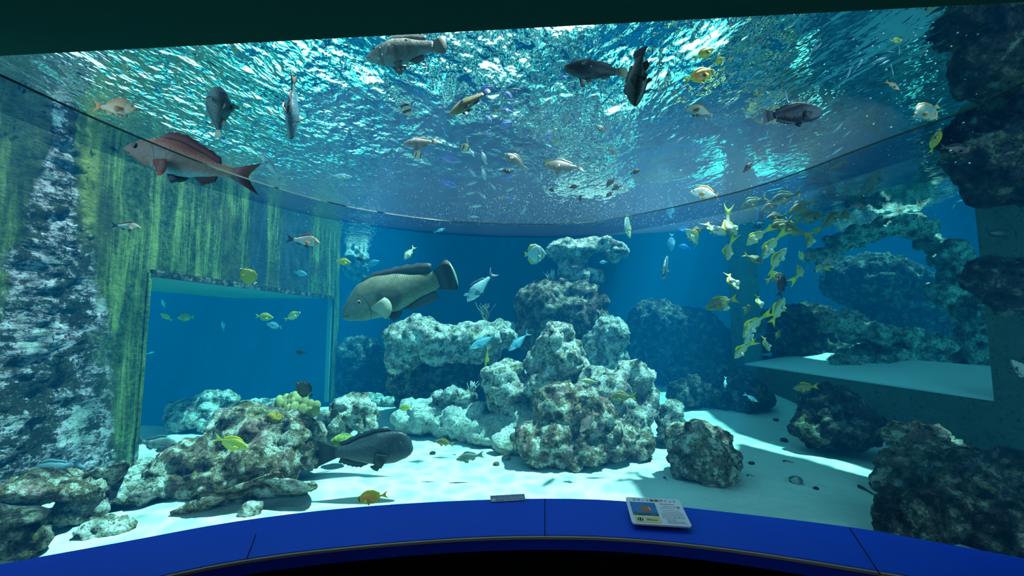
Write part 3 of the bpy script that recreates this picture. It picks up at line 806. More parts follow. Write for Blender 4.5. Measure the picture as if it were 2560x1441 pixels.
def fin_strip(base, tip, th, bend):
    """solid fin between two polylines in the xz plane, thin at the tip"""
    n = len(base); v, f = [], []
    for (bx, bz), (tx, tz) in zip(base, tip):
        mx, mz = (bx + tx) / 2, (bz + tz) / 2
        for (x, z, y) in ((bx, bz, th), (mx, mz, th * .6), (tx, tz, th * .15), (tx, tz, -th * .15), (mx, mz, -th * .6), (bx, bz, -th)):
            v.append(fish_warp((x, y, z), bend))
    for i in range(n - 1):
        for k in range(6):
            a, b = i * 6 + k, i * 6 + (k + 1) % 6
            f.append((a, b, b + 6, a + 6))
    f.append(tuple(range(5, -1, -1))); f.append(tuple((n - 1) * 6 + k for k in range(6)))
    return v, f

def fan(origin, d0, d1, length, n, th, shape):
    """solid fan of rays from a point, plane spanned by directions d0, d1 (Vectors)"""
    v, f = [], []
    nrm = d0.cross(d1).normalized()
    side = (d1 - d0).normalized() * length * 0.10
    for i in range(n):
        u = i / (n - 1)
        d = (d0 * (1 - u) + d1 * u).normalized()
        l = length * shape(u)
        b = origin + side * (u - .5)
        m, t = b + d * l * .55, b + d * l
        for p, y in ((b, th), (m, th * .6), (t, th * .2), (t, -th * .2), (m, -th * .6), (b, -th)):
            q = p + nrm * y
            v.append((q.x, q.y, q.z))
    for i in range(n - 1):
        for k in range(6):
            a, b = i * 6 + k, i * 6 + (k + 1) % 6
            f.append((a, b, b + 6, a + 6))
    f.append(tuple(range(5, -1, -1))); f.append(tuple((n - 1) * 6 + k for k in range(6)))
    return v, f

def pymesh(name, vf, mat, smooth=True):
    me = bpy.data.meshes.new(name)
    me.from_pydata(vf[0], [], vf[1]); me.update()
    bm = bmesh.new(); bm.from_mesh(me); bmesh.ops.recalc_face_normals(bm, faces=bm.faces[:]); bm.to_mesh(me); bm.free()
    me.polygons.foreach_set('use_smooth', [smooth] * len(me.polygons))
    me.materials.append(mat)
    return me

def fish_meshes(key, P, body_mat, fin_mat, tail_mat, eye_mat, bend=0.0, pec=None, pec_len=.15, pec_out=.45, dorsal_mat=None, pelvic_mat=None, streamer=0.0):
    """the shared part meshes of one kind of fish: list of (name, mesh)"""
    L = 1.0 - P['tail']; out = []
    out.append(('body', pymesh(key + '_body', loft_body(P, bend), body_mat)))
    # tail fin
    hp = (P['up'][-1][1] + P['lo'][-1][1]) / 2 * .9
    base, tip = [], []
    for i in range(13):
        s = -1 + 2 * i / 12
        sh = {'fork': .52 + .48 * abs(s) ** 1.3, 'lunate': .28 + .72 * abs(s) ** 1.6, 'round': 1.0 - .30 * s * s, 'trunc': .86 + .14 * abs(s) ** 2}[P['tshape']]
        spread = P['th'] * (s if P['tshape'] != 'round' else sin(s * pi / 2) * .98)
        base.append((0.5 - L + 0.03, s * hp)); tip.append((0.5 - L - P['tail'] * sh, spread))
    out.append(('tail_fin', pymesh(key + '_tail_fin', fin_strip(base, tip, .010, bend), tail_mat)))
    for nm, prof, sg, edge in (('dorsal_fin', P['dors'], 1, P['up']), ('anal_fin', P['anal'], -1, P['lo'])):
        base, tip = [], []
        t0, t1 = prof[0][0], max(a for a, _ in prof) if prof[-1][1] else prof[-1][0]
        for i in range(15):
            t = t0 + (t1 - t0) * i / 14
            h = interp(prof, t) + (0.008 if 0 < i < 14 and i % 2 else 0)
            if streamer and nm == 'dorsal_fin': h += streamer * math.exp(-((t - t0 - .1) / .05) ** 2)
            bz = interp(edge, t) * .9
            base.append((0.5 - t * L, sg * bz)); tip.append((0.5 - t * L - h * .55, sg * (bz + .1 * interp(edge, t) + h)))
        m = dorsal_mat or fin_mat
        out.append((nm, pymesh(key + '_' + nm, fin_strip(base, tip, .008, bend), m if nm == 'dorsal_fin' else fin_mat)))
    t = .30; x = 0.5 - t * L; w = P['w'] * .93
    for s in (1, -1):
        o = Vector((x, s * w, -.25 * interp(P['lo'], t)))
        a = pec_out
        d0 = Vector((-1, s * a, .28)).normalized(); d1 = Vector((-.55, s * a, -.85)).normalized()
        out.append(('pectoral_fin', pymesh(key + '_pectoral_fin', fan(o, d0, d1, pec_len, 8, .005, lambda u: .8 + .25 * sin(u * pi * .9)), pec or fin_mat)))
    x = 0.5 - .40 * L; z = -interp(P['lo'], .40)
    for s in (1, -1):
        o = Vector((x, s * P['w'] * .3, z * .9))
        out.append(('pelvic_fin', pymesh(key + '_pelvic_fin', fan(o, Vector((-1, s * .25, -.12)).normalized(), Vector((-.5, s * .3, -.8)).normalized(), pec_len * .8, 6, .005, lambda u: 1 - .35 * u), pelvic_mat or fin_mat)))
    et, ez, er = P['eye']
    er *= 1.5; et += .02
    bm = bmesh.new(); bmesh.ops.create_uvsphere(bm, u_segments=16, v_segments=10, radius=er)
    for vv in bm.verts: vv.co.y *= .6
    me = bpy.data.meshes.new(key + '_eye'); bm.to_mesh(me); bm.free(); me.materials.append(eye_mat)
    me.polygons.foreach_set('use_smooth', [True] * len(me.polygons))
    u = interp(P['up'], et)
    w = P['w'] * min(1.0, (0.16 + 1.35 * et ** 0.55))
    yy = w * sqrt(max(.1, 1 - min(.9, ez / u) ** 2)) ** .85
    out.append(('eye', me, Vector((0.5 - et * L, yy - er * .25, ez))))
    out.append(('eye', me, Vector((0.5 - et * L, -yy + er * .25, ez))))
    return out

def eye_mat(name, iris):
    k = NT(name)
    s = k.sep(k.coord())
    r = k.math('SQRT', k.math('ADD', k.math('MULTIPLY', s[0], s[0]), k.math('MULTIPLY', s[2], s[2])))
    return k, r, iris
def make_eye(name, iris, er):
    k, r, iris = eye_mat(name, iris)
    c = k.mix(k.ramp(r, er * .55, er * .62), (0.003, 0.003, 0.004), iris)
    c = k.mix(k.ramp(r, er * .88, er * .95), c, (0.02, 0.015, 0.01))
    return k.pbr(c, 0.15, spec=0.5)

def body_mat(name, back, side, belly, zs=.14, lines=None, bars=None, head=None, tailc=None, spots=None, scale=45, scale_amt=.35, mask=None, rough=.42, gill=True,
             rows=None, patch=None, mottle=0.0, maze=None):
    k = NT(name)
    o = k.coord(); s = k.sep(o)
    x, z = s[0], s[2]
    zn = k.math('DIVIDE', z, zs)
    c = k.mix(k.ramp(zn, -.75, -.1), belly, side)
    c = k.mix(k.ramp(zn, .15, .85), c, back)
    if mottle:
        c = k.mix(k.math('MULTIPLY', k.ramp(k.noise(o, 9, 4, .6), .45, .6), mottle), c, tuple(a * .35 for a in side))
    if lines:                                            # lengthwise lines: list of (z centre, half width, colour)
        for zc, hw, col in lines:
            d = k.math('ABSOLUTE', k.math('SUBTRACT', k.math('ADD', z, k.math('MULTIPLY', k.math('MULTIPLY', x, x), .35)), zc))
            c = k.mix(k.math('MULTIPLY', k.ramp(d, hw, hw * .5), .85), c, col)
    if bars:                                             # upright bars: list of (x centre, half width, colour)
        for xc, hw, col in bars:
            d = k.math('ABSOLUTE', k.math('SUBTRACT', k.math('ADD', x, k.math('MULTIPLY', k.math('MULTIPLY', z, z), .6)), xc))
            c = k.mix(k.ramp(d, hw, hw * .75), c, col)
    if spots:
        sc, col, amt = spots
        c = k.mix(k.math('MULTIPLY', k.ramp(k.voro(o, sc), .36, .26), amt), c, col)
    if maze:
        wv = k.n('ShaderNodeTexNoise', Scale=16.0, Detail=1.0); k.set(wv.inputs['Vector'], o)
        m = k.math('SINE', k.math('MULTIPLY', wv.outputs['Fac'], 75.0))
        c = k.mix(k.ramp(m, -.1, .3), c, maze)
    if rows:                                             # rows of scales as thin upright lines
        m = k.math('SINE', k.math('ADD', k.math('MULTIPLY', x, 360.0), k.math('MULTIPLY', k.noise(o, 9, 2), 9.0)))
        c = k.mix(k.math('MULTIPLY', k.math('MULTIPLY', k.ramp(m, .2, .9), k.ramp(x, .10, .0)), .75), c, rows)
    if patch:                                            # soft round patches: (x, z, radius, colour)
        for px_, pz_, pr_, col in patch:
            dx = k.math('SUBTRACT', x, px_); dz = k.math('SUBTRACT', z, pz_)
            r = k.math('SQRT', k.math('ADD', k.math('MULTIPLY', dx, dx), k.math('MULTIPLY', dz, dz)))
            c = k.mix(k.ramp(r, pr_, pr_ * .6), c, col)
    if head: c = k.mix(k.ramp(x, head[0], head[0] + .05), c, head[1])
    if tailc: c = k.mix(k.ramp(x, tailc[0], tailc[0] - .08), c, tailc[1])
    if mask: 
        d = k.math('ABSOLUTE', k.math('SUBTRACT', x, mask[0]))
        c = k.mix(k.ramp(d, mask[1], mask[1] * .6), c, mask[2])
    if gill:
        dx = k.math('SUBTRACT', x, .40); dz = k.math('ADD', z, .01)
        r = k.math('SQRT', k.math('ADD', k.math('MULTIPLY', k.math('MULTIPLY', dx, dx), 1.2), k.math('MULTIPLY', dz, dz)))
        g = k.math('MULTIPLY', k.ramp(k.math('ABSOLUTE', k.math('SUBTRACT', r, .155)), .010, .003), k.ramp(x, .34, .30))
        c = k.mix(k.math('MULTIPLY', g, .6), c, tuple(a * .25 for a in side))
        mo = k.math('MULTIPLY', k.ramp(k.math('ABSOLUTE', k.math('ADD', z, k.math('ADD', .010, k.math('MULTIPLY', k.math('SUBTRACT', .5, x), .25)))), .006, .002), k.ramp(x, .435, .445))
        c = k.mix(k.math('MULTIPLY', mo, .8), c, (.01, .01, .01))
    v = k.voro(k.vmath('MULTIPLY', o, (1.0, .6, 1.25)), scale)
    c = k.mix(k.math('MULTIPLY', k.ramp(v, .25, .62), scale_amt), c, tuple(a * .45 for a in back))
    return k.pbr(c, rough, k.bump(v, .25, .006), .35)

def fin_mat(name, col, edge=None, ray=.35, edge_x=None):
    k = NT(name)
    o = k.coord(); s = k.sep(o)
    a = k.n('ShaderNodeMath', _operation='ARCTAN2')
    k.set(a.inputs[0], s[2]); k.set(a.inputs[1], k.math('ADD', s[0], -.02))
    w = k.math('SINE', k.math('MULTIPLY', a.outputs[0], 150.0))
    c = k.mix(k.math('MULTIPLY', k.ramp(w, .0, .9), ray), col, tuple(x * .4 for x in col))
    if edge: c = k.mix(k.ramp(s[0], edge_x[0], edge_x[1]), c, edge)
    return k.pbr(c, .5, spec=.3)

Y_ = (.62, .46, .02); YB = (.34, .29, .05)
FM = {}
def kind(key, P, bm_, fm, tm=None, iris=(.5, .4, .1), bends=(0,), **kw):
    em = make_eye('eye_' + key, iris, P['eye'][2] * 1.5)
    FM[key] = [fish_meshes('%s%d' % (key, i), P, bm_, fm, tm or fm, em, bend=b, **kw) for i, b in enumerate(bends)]

yf = fin_mat('yellow_fin', (.66, .50, .02)); yt = fin_mat('yellow_tail', (.70, .55, .02))
kind('snapper', P_SNAP, body_mat('lined_yellow_snapper', (.28, .25, .06), (.50, .47, .17), (.80, .82, .74), zs=.15,
     lines=[(.085, .010, (.55, .62, .60)), (.045, .010, (.52, .60, .60)), (.005, .010, (.50, .60, .62)), (-.035, .010, (.50, .58, .58))], tailc=(-.22, (.55, .42, .02))), yf, yt, bends=(0, .8, -.8), pec=fin_mat('pale_pectoral', (.6, .58, .4)))
kind('dusky_snapper', P_SNAP, body_mat('dusky_yellow_snapper', (.12, .10, .03), (.24, .20, .06), (.40, .40, .26), zs=.15, lines=[(.06, .008, (.12, .14, .11)), (.01, .008, (.12, .14, .11))], tailc=(-.24, (.30, .24, .02))),
     fin_mat('olive_fin', (.28, .22, .02)), fin_mat('olive_tail', (.40, .31, .02)), bends=(0, .7, -.7))
kind('wrasse', P_WRASSE, body_mat('grey_green_wrasse', (.12, .13, .085), (.13, .15, .10), (.16, .24, .18), zs=.2, rows=(.03, .04, .03), scale=20, scale_amt=.28, rough=.5,
     patch=[(.09, .0, .13, (.045, .06, .048))], head=(.30, (.11, .15, .125)), gill=True),
     fin_mat('dark_wrasse_fin', (.03, .04, .045)), fin_mat('dark_pale_edged_tail', (.012, .02, .025), edge=(.62, .72, .45), edge_x=(-.480, -.488), ray=.0), iris=(.25, .22, .08), pec=fin_mat('pale_wrasse_pectoral', (.30, .33, .24)), pec_len=.17, pec_out=.25, bends=(0, .25))
kind('parrotfish', P_PARROT, body_mat('slate_parrotfish', (.020, .030, .038), (.030, .048, .058), (.035, .055, .062), zs=.19, scale=32, scale_amt=.3, patch=[(.16, -.02, .075, (.014, .026, .032))], gill=True),
     fin_mat('slate_fin', (.012, .018, .024)), fin_mat('slate_tail', (.014, .022, .028)), iris=(.05, .05, .05), pec_len=.15, pec_out=.12)
kind('purple_parrotfish', P_PARROT | dict(up=[(0, .015), (.04, .06), (.12, .115), (.28, .165), (.45, .17), (.65, .13), (.85, .075), (1, .06)]), body_mat('dark_purple_fish', (.018, .016, .035), (.020, .018, .045), (.02, .02, .05), zs=.17, scale=36, patch=[(.16, -.01, .06, (.008, .006, .012))]),
     fin_mat('dark_purple_fin', (.022, .014, .03)), fin_mat('mauve_edged_tail', (.03, .02, .05), edge=(.36, .33, .46), edge_x=(-.40, -.46)), iris=(.05, .04, .05), pec_out=.1)
kind('foxface', P_RABBIT, body_mat('orange_rabbitfish', (.80, .36, .02), (.92, .25, .03), (.85, .40, .14), zs=.16, head=(.30, (.52, .42, .08)), tailc=(-.12, (.68, .55, .02)), mask=(.375, .022, (.02, .02, .02)), scale_amt=.1), yf, yt, bends=(0, .5))
kind('rabbitfish', P_RABBIT, body_mat('yellow_green_rabbitfish', (.40, .38, .04), (.48, .46, .07), (.50, .52, .22), zs=.16, spots=(38, (.28, .24, .03), .6), scale_amt=.1), yf, yt, bends=(0, .6))
kind('barred_rabbitfish', P_RABBIT, body_mat('white_yellow_rabbitfish', (.60, .55, .05), (.62, .66, .45), (.66, .72, .66), zs=.16, bars=[(.38, .018, (.04, .06, .04)), (.28, .02, (.10, .15, .10))], tailc=(-.2, (.6, .55, .04)), scale_amt=.1), yf, yt)
kind('surgeonfish', P_RABBIT, body_mat('pale_blue_surgeonfish', (.16, .36, .50), (.24, .48, .58), (.38, .60, .64), zs=.16, scale_amt=.1), fin_mat('blue_fin', (.18, .38, .50)))
kind('dark_surgeonfish', P_RABBIT, body_mat('dark_surgeonfish', (.01, .012, .016), (.014, .018, .022), (.02, .026, .03), zs=.16), fin_mat('black_fin', (.008, .01, .014)))
kind('grunt', P_SNAP, body_mat('dark_lined_grunt', (.10, .13, .10), (.16, .20, .16), (.28, .34, .30), zs=.15, lines=[(.10, .008, (.02, .03, .025)), (.065, .008, (.02, .03, .025)), (.03, .008, (.02, .03, .025)), (-.005, .008, (.02, .03, .025)), (-.04, .008, (.03, .04, .03))]),
     fin_mat('grey_fin', (.10, .13, .12)))
kind('sweetlips', P_SNAP | dict(up=[(0, .02), (.04, .075), (.12, .145), (.28, .20), (.45, .185), (.7, .11), (.86, .06), (1, .045)]), body_mat('grey_sweetlips', (.20, .22, .20), (.30, .33, .30), (.42, .46, .44), zs=.18, bars=[(.02, .05, (.17, .19, .17)), (-.14, .04, (.18, .20, .18))], scale_amt=.2),
     fin_mat('dark_grey_fin', (.09, .11, .11)), iris=(.2, .18, .1), bends=(0, .5))
kind('seabream', P_SNAP, body_mat('grey_blue_seabream', (.10, .18, .22), (.17, .28, .32), (.28, .42, .46), zs=.15, patch=[(.07, .0, .05, (.04, .07, .10))], scale_amt=.15), fin_mat('grey_blue_fin', (.12, .2, .24)), iris=(.02, .03, .04), bends=(0, .4))
kind('silver_snapper', P_SNAP, body_mat('silver_blue_snapper', (.22, .40, .48), (.36, .58, .64), (.52, .74, .78), zs=.15, scale_amt=.2), fin_mat('dusky_fin', (.05, .08, .10)), fin_mat('dusky_tail', (.05, .08, .11)), pec=fin_mat('blue_grey_fin', (.1, .2, .26)), bends=(0, .5))
kind('red_snapper', P_SNAP, body_mat('pink_red_snapper', (.42, .10, .06), (.66, .27, .18), (.50, .60, .58), zs=.15, head=(.26, (.62, .19, .11)), scale_amt=.2), fin_mat('dark_red_fin', (.18, .035, .03)), fin_mat('dark_red_tail', (.20, .05, .05)), iris=(.45, .10, .02),
     pec=fin_mat('red_pectoral', (.48, .07, .03)), pelvic_mat=fin_mat('black_pelvic', (.01, .01, .012)))
kind('emperor', P_SNAP | dict(up=[(0, .01), (.06, .055), (.18, .14), (.33, .185), (.5, .165), (.7, .11), (.86, .055), (1, .045)]), body_mat('pale_pink_snapper', (.36, .20, .14), (.58, .50, .46), (.66, .66, .62), zs=.16, head=(.33, (.56, .28, .16)), scale_amt=.3, tailc=(-.22, (.06, .05, .05))),
     fin_mat('dark_fin_red', (.10, .03, .03)), fin_mat('black_red_tail', (.035, .02, .025)), iris=(.5, .3, .05), pec=fin_mat('orange_pectoral', (.60, .14, .04)), pelvic_mat=fin_mat('black_pelvic2', (.01, .01, .012)))
kind('orange_snapper', P_SNAP, body_mat('orange_pink_snapper', (.62, .28, .12), (.66, .40, .24), (.60, .46, .36), zs=.15, scale_amt=.1), fin_mat('orange_fin', (.55, .25, .10)), iris=(.4, .2, .05))
kind('soldierfish', P_SNAP, body_mat('pinkish_soldierfish', (.34, .17, .15), (.42, .26, .24), (.44, .34, .32), zs=.15, mask=(.20, .012, (.10, .03, .03)), scale_amt=.3), fin_mat('pink_fin', (.40, .20, .16)))
kind('maroon_fish', P_SNAP, body_mat('maroon_fish', (.030, .012, .014), (.05, .018, .02), (.09, .03, .03), zs=.15), fin_mat('maroon_fin', (.035, .012, .012)))
kind('butterflyfish', P_DISC, body_mat('yellow_butterflyfish', (.50, .36, .01), (.56, .40, .01), (.56, .40, .02), zs=.3, mask=(.40, .03, (.02, .02, .02)), head=(.44, (.7, .7, .6)), tailc=(-.30, (.05, .04, .03)), spots=(26, (.30, .20, .01), .5)),
     fin_mat('yellow_disc_fin', (.48, .34, .01)), fin_mat('white_dark_tail', (.75, .75, .72), edge=(.03, .03, .03), edge_x=(-.44, -.46)))
kind('dark_butterflyfish', P_DISC, body_mat('dark_olive_butterflyfish', (.030, .022, .005), (.075, .055, .01), (.10, .07, .01), zs=.3, tailc=(-.30, (.6, .62, .6))), fin_mat('dark_disc_fin', (.025, .018, .008)), fin_mat('black_tail', (.01, .01, .01)))
kind('batfish', P_BAT, body_mat('grey_batfish', (.24, .34, .33), (.30, .42, .42), (.36, .50, .50), zs=.36, bars=[(.33, .03, (.12, .18, .18)), (.16, .035, (.16, .24, .24))], scale_amt=.1), fin_mat('olive_yellow_fin', (.36, .36, .10)), fin_mat('yellow_bat_tail', (.52, .45, .06)))
kind('striped_batfish', P_BAT, body_mat('striped_batfish', (.26, .36, .36), (.30, .40, .40), (.30, .40, .40), zs=.36, bars=[(.33, .05, (.03, .05, .06)), (.10, .075, (.03, .05, .06)), (-.16, .05, (.04, .06, .07))], scale_amt=.1), fin_mat('grey_bat_fin', (.08, .12, .13)), fin_mat('olive_tail2', (.3, .32, .06)))
kind('pale_angelfish', P_BAT, body_mat('pale_striped_fish', (.55, .60, .40), (.58, .66, .50), (.56, .66, .56), zs=.36, bars=[(.30, .03, (.18, .26, .20)), (.16, .025, (.22, .30, .22)), (.02, .025, (.2, .3, .22)), (-.12, .025, (.22, .3, .2))], scale_amt=.1), fin_mat('yellow_pale_fin', (.46, .48, .10)))
kind('moorish', P_DISC, body_mat('banded_white_black_yellow', (.70, .68, .45), (.72, .70, .50), (.72, .70, .55), zs=.3, bars=[(.30, .07, (.012, .012, .012)), (-.14, .075, (.012, .012, .012))], patch=[(-.02, .0, .10, (.66, .56, .06))], scale_amt=.05), fin_mat('cream_fin', (.62, .58, .30)), fin_mat('black_tail2', (.015, .015, .015)), streamer=.55)
kind('bannered', P_DISC, body_mat('black_white_small_fish', (.60, .64, .64), (.62, .66, .66), (.62, .66, .66), zs=.3, bars=[(.24, .07, (.012, .012, .016)), (-.10, .09, (.012, .012, .016))], scale_amt=.05), fin_mat('whitish_fin', (.5, .55, .55)))
kind('striped_fish', P_SNAP, body_mat('black_white_lined_fish', (.55, .55, .5), (.58, .58, .52), (.6, .6, .55), zs=.15, lines=[(.11, .012, (.012, .012, .012)), (.065, .012, (.012, .012, .012)), (.02, .012, (.012, .012, .012)), (-.03, .012, (.012, .012, .012))], scale_amt=.05), fin_mat('spotted_fin', (.4, .4, .12)))
kind('trevally', P_TREV, body_mat('blue_trevally', (.16, .46, .58), (.28, .62, .72), (.46, .78, .84), zs=.11, spots=(7, (.10, .22, .28), .35), scale_amt=.05, rough=.3), fin_mat('blue_trev_fin', (.12, .36, .48)))
kind('fusilier', P_FUSI, body_mat('blue_fusilier', (.10, .22, .62), (.16, .36, .72), (.36, .56, .78), zs=.09, scale_amt=.05, tailc=(-.20, (.62, .55, .04)), rough=.3), fin_mat('blue_fus_fin', (.16, .34, .66)), yt, bends=(0, .7))
kind('pale_fusilier', P_FUSI, body_mat('pale_cyan_fusilier', (.18, .46, .60), (.36, .66, .74), (.55, .82, .86), zs=.09, scale_amt=.05, rough=.3), fin_mat('cyan_fin', (.30, .56, .64)), bends=(0, .6))
kind('blue_fish', P_RABBIT, body_mat('bright_blue_fish', (.08, .22, .70), (.12, .34, .80), (.22, .48, .84), zs=.16, scale_amt=.05), fin_mat('bright_blue_fin', (.10, .30, .75)), bends=(0, .5))
kind('sprat', P_SPRAT, body_mat('silver_sprat', (.36, .36, .40), (.12, .28, .36), (.14, .36, .44), zs=.05, scale_amt=.0, rough=.2, gill=False), fin_mat('clear_fin', (.22, .36, .42)), bends=(0, .5))
kind('pufferfish', P_PUFF, body_mat('speckled_pufferfish', (.012, .020, .026), (.016, .028, .034), (.02, .034, .04), zs=.2, maze=(.10, .15, .155), scale_amt=.0, gill=False), fin_mat('brown_fin', (.16, .15, .10)), fin_mat('pale_streaked_tail', (.55, .52, .40), ray=.85), iris=(.2, .2, .1), pec_len=.17, pec_out=1.4)
kind('grouper', P_GROUP, body_mat('grey_marbled_grouper', (.42, .38, .34), (.34, .32, .30), (.20, .24, .26), zs=.14, mottle=.5, bars=[(.30, .022, (.13, .11, .10)), (.10, .03, (.20, .18, .17)), (-.06, .03, (.20, .18, .17))], scale=60, scale_amt=.2), fin_mat('grey_brown_fin', (.16, .14, .13)), fin_mat('barred_tail', (.30, .26, .24), ray=.9), iris=(.1, .1, .08), pec_len=.17, pec_out=.8)
kind('dark_grouper', P_GROUP | dict(w=.125), body_mat('dark_blue_grey_fish', (.10, .08, .10), (.045, .055, .085), (.03, .06, .09), zs=.15, mottle=.6, scale=60), fin_mat('dark_grey_fin2', (.10, .11, .12)), fin_mat('tan_tail', (.42, .38, .28), ray=.8), iris=(.03, .03, .05), pec_out=.7)
kind('green_fish', P_GROUP | dict(w=.13), body_mat('dark_green_fish', (.03, .045, .04), (.022, .045, .042), (.02, .05, .05), zs=.15, scale=50), fin_mat('green_black_fin', (.012, .02, .022)), iris=(.02, .03, .03), pec_out=.6, pec_len=.15)
kind('spotted_grouper', P_GROUP, body_mat('spotted_green_grouper', (.10, .18, .12), (.08, .16, .13), (.09, .2, .16), zs=.15, spots=(20, (.03, .06, .05), .8), mottle=.4), fin_mat('dark_teal_fin', (.025, .06, .065)), iris=(.03, .05, .04), bends=(0, .8))
kind('belly_snapper', P_SNAP | dict(w=.085), body_mat('blue_grey_snapper', (.12, .18, .22), (.10, .2, .26), (.07, .2, .28), zs=.15, scale_amt=.1), fin_mat('brown_grey_fin', (.20, .16, .14)), fin_mat('brown_grey_tail', (.16, .12, .09)), pec_len=.20, pec_out=1.6)
kind('grey_reef_fish', P_SNAP, body_mat('warm_grey_fish', (.40, .36, .28), (.26, .27, .25), (.16, .20, .20), zs=.15, mottle=.35, scale=55), fin_mat('warm_grey_fin', (.24, .23, .21)), fin_mat('pale_grey_tail', (.30, .34, .36)), bends=(0, -.7))
kind('pale_arched_fish', P_RABBIT, body_mat('cream_arched_fish', (.62, .56, .40), (.44, .50, .44), (.26, .46, .48), zs=.16, scale_amt=.08), fin_mat('red_brown_fin', (.30, .14, .08)), fin_mat('grey_pale_tail', (.4, .4, .38)), bends=(0, -.5))
kind('white_arched_fish', P_RABBIT, body_mat('white_arched_fish', (.90, .80, .62), (.82, .84, .80), (.60, .78, .80), zs=.16, scale_amt=.05), fin_mat('orange_edge_fin', (.75, .36, .10)), bends=(0, -.5))
kind('yellow_belly', P_GROUP, body_mat('yellow_topped_fish', (.75, .56, .12), (.40, .36, .20), (.14, .20, .16), zs=.14, mottle=.4, scale=50), fin_mat('navy_fin', (.03, .05, .16)), fin_mat('navy_tail', (.03, .05, .22)), pec_out=.5)
kind('triggerfish', P_DISC | dict(w=.08), body_mat('teal_orange_fish', (.10, .22, .20), (.10, .24, .22), (.14, .26, .2), zs=.3, mottle=.4), fin_mat('orange_brown_fin', (.45, .26, .08)), iris=(.1, .1, .05))
kind('trumpet', P_SPRAT | dict(w=.05), body_mat('yellow_slender_fish', (.55, .42, .02), (.60, .48, .03), (.55, .45, .1), zs=.06, scale_amt=.1), yf, yt)

NAMES = {'dusky_snapper': 'snapper', 'purple_parrotfish': 'parrotfish', 'foxface': 'rabbitfish', 'barred_rabbitfish': 'rabbitfish', 'dark_surgeonfish': 'surgeonfish',
         'silver_snapper': 'snapper', 'red_snapper': 'snapper', 'emperor': 'snapper', 'orange_snapper': 'snapper', 'maroon_fish': 'snapper', 'dark_butterflyfish': 'butterflyfish',
         'striped_batfish': 'batfish', 'pale_angelfish': 'angelfish', 'moorish': 'moorish_idol', 'bannered': 'bannerfish', 'striped_fish': 'sweetlips', 'pale_fusilier': 'fusilier',
         'blue_fish': 'surgeonfish', 'dark_grouper': 'grouper', 'green_fish': 'parrotfish', 'spotted_grouper': 'grouper', 'belly_snapper': 'snapper', 'grey_reef_fish': 'seabream',
         'pale_arched_fish': 'rabbitfish', 'white_arched_fish': 'rabbitfish', 'yellow_belly': 'grouper', 'trumpet': 'trumpetfish'}

def fish(key, px, py, L, ang, depth, label, yaw=0.0, roll=0.0, v=0, group=None, small=False, hz=1.0):
    """one fish: pixel centre, length in pixels, heading in the picture (degrees, 90 = up), distance (or ('z', height) above the floor)"""
    if isinstance(depth, tuple):
        p = at_z(px, py, depth[1])
    else:
        p = at(px, py, depth)
    dist = (p - EYE).dot(FWD)
    yw = radians(yaw); a = radians(ang); r = radians(roll)
    T = -FWD
    X = (RGT * cos(a) + UPV * sin(a)) * cos(yw) + T * sin(yw)
    Z0 = (RGT * -sin(a) + UPV * cos(a))
    if Z0.dot(UPV) < -1e-6 or (abs(Z0.dot(UPV)) < 1e-6 and False): Z0 = -Z0
    Z0 = (Z0 - X * Z0.dot(X)).normalized()
    Yv = Z0.cross(X)
    # make "away from the camera" the roll direction
    away = Yv if Yv.dot(FWD) > 0 else -Yv
    Z = Z0 * cos(r) + away * sin(r)
    Yv = Z.cross(X).normalized()
    s = L / max(.35, abs(cos(yw))) * dist / F_PX
    M4 = Matrix((X, Yv, Z)).transposed().to_4x4()
    root = bpy.data.objects.new(NAMES.get(key, key), None); COL.objects.link(root)
    root.empty_display_size = .1
    root.matrix_world = Matrix.Translation(p) @ M4 @ Matrix.Diagonal((s, s, s * hz, 1))
    parts = FM[key][min(v, len(FM[key]) - 1)]
    for it in parts:
        if small and it[0] in ('pelvic_fin', 'eye', 'pectoral_fin'): continue
        o = bpy.data.objects.new(it[0], it[1]); COL.objects.link(o)
        o.parent = root
        if len(it) > 2: o.location = it[2]
    tag(root, label, 'fish', group)
    return root

# ------------------------------------------------------------------ the fish, one by one
fish('wrasse', 1000, 737, 282, 201, 3.9, 'huge grey green wrasse with forehead hump and pale edged tail, mid water', yaw=12, v=1)
fish('parrotfish', 913, 1128, 232, 1, 3.3, 'big slate dark bump headed parrotfish swimming low over the sand', yaw=-6)
fish('foxface', 930, 1244, 80, 188, 2.75, 'orange rabbitfish with black eye bar low above the blue sill', yaw=5, v=0)
fish('rabbitfish', 578, 1108, 84, -22, 3.0, 'olive yellow fish heading down before the brown encrusted mound', yaw=-8)
fish('dusky_snapper', 1112, 1108, 48, 163, 3.7, 'small dark olive fish with yellow tail over bright sand', yaw=15)
fish('grunt', 1176, 1143, 70, 188, 3.7, 'small grey fish with thin dark lines over bright sand', yaw=8)
fish('sweetlips', 384, 1112, 94, -10, 3.75, 'grey deep bodied fish coming out of the left opening above sand', yaw=-20, v=1)
fish('seabream', 140, 1172, 118, 190, 2.85, 'ghostly blue grey fish with white lips at the overgrown wall foot', yaw=15)
fish('seabream', 196, 1166, 80, 178, 3.05, 'second blue grey fish half hidden behind the ghostly one', yaw=-10, v=1)
fish('dark_butterflyfish', 760, 974, 54, 140, 3.6, 'dark olive butterflyfish with white tail band over the yellow soft coral')
fish('butterflyfish', 621, 692, 54, 130, 3.7, 'bright yellow butterflyfish in front of the left wall lintel', yaw=10)
fish('emperor', 757, 602, 82, -8, 3.8, 'pale pink fish with black tail and orange fin before the wall', yaw=-5)
fish('emperor', 315, 567, 54, -5, 3.3, 'small pink fish with orange face against the green algae wall', yaw=-25)
fish('red_snapper', 487, 412, 290, 169, 2.05, 'large red headed snapper cut by the joint at upper left', yaw=14, roll=-14)
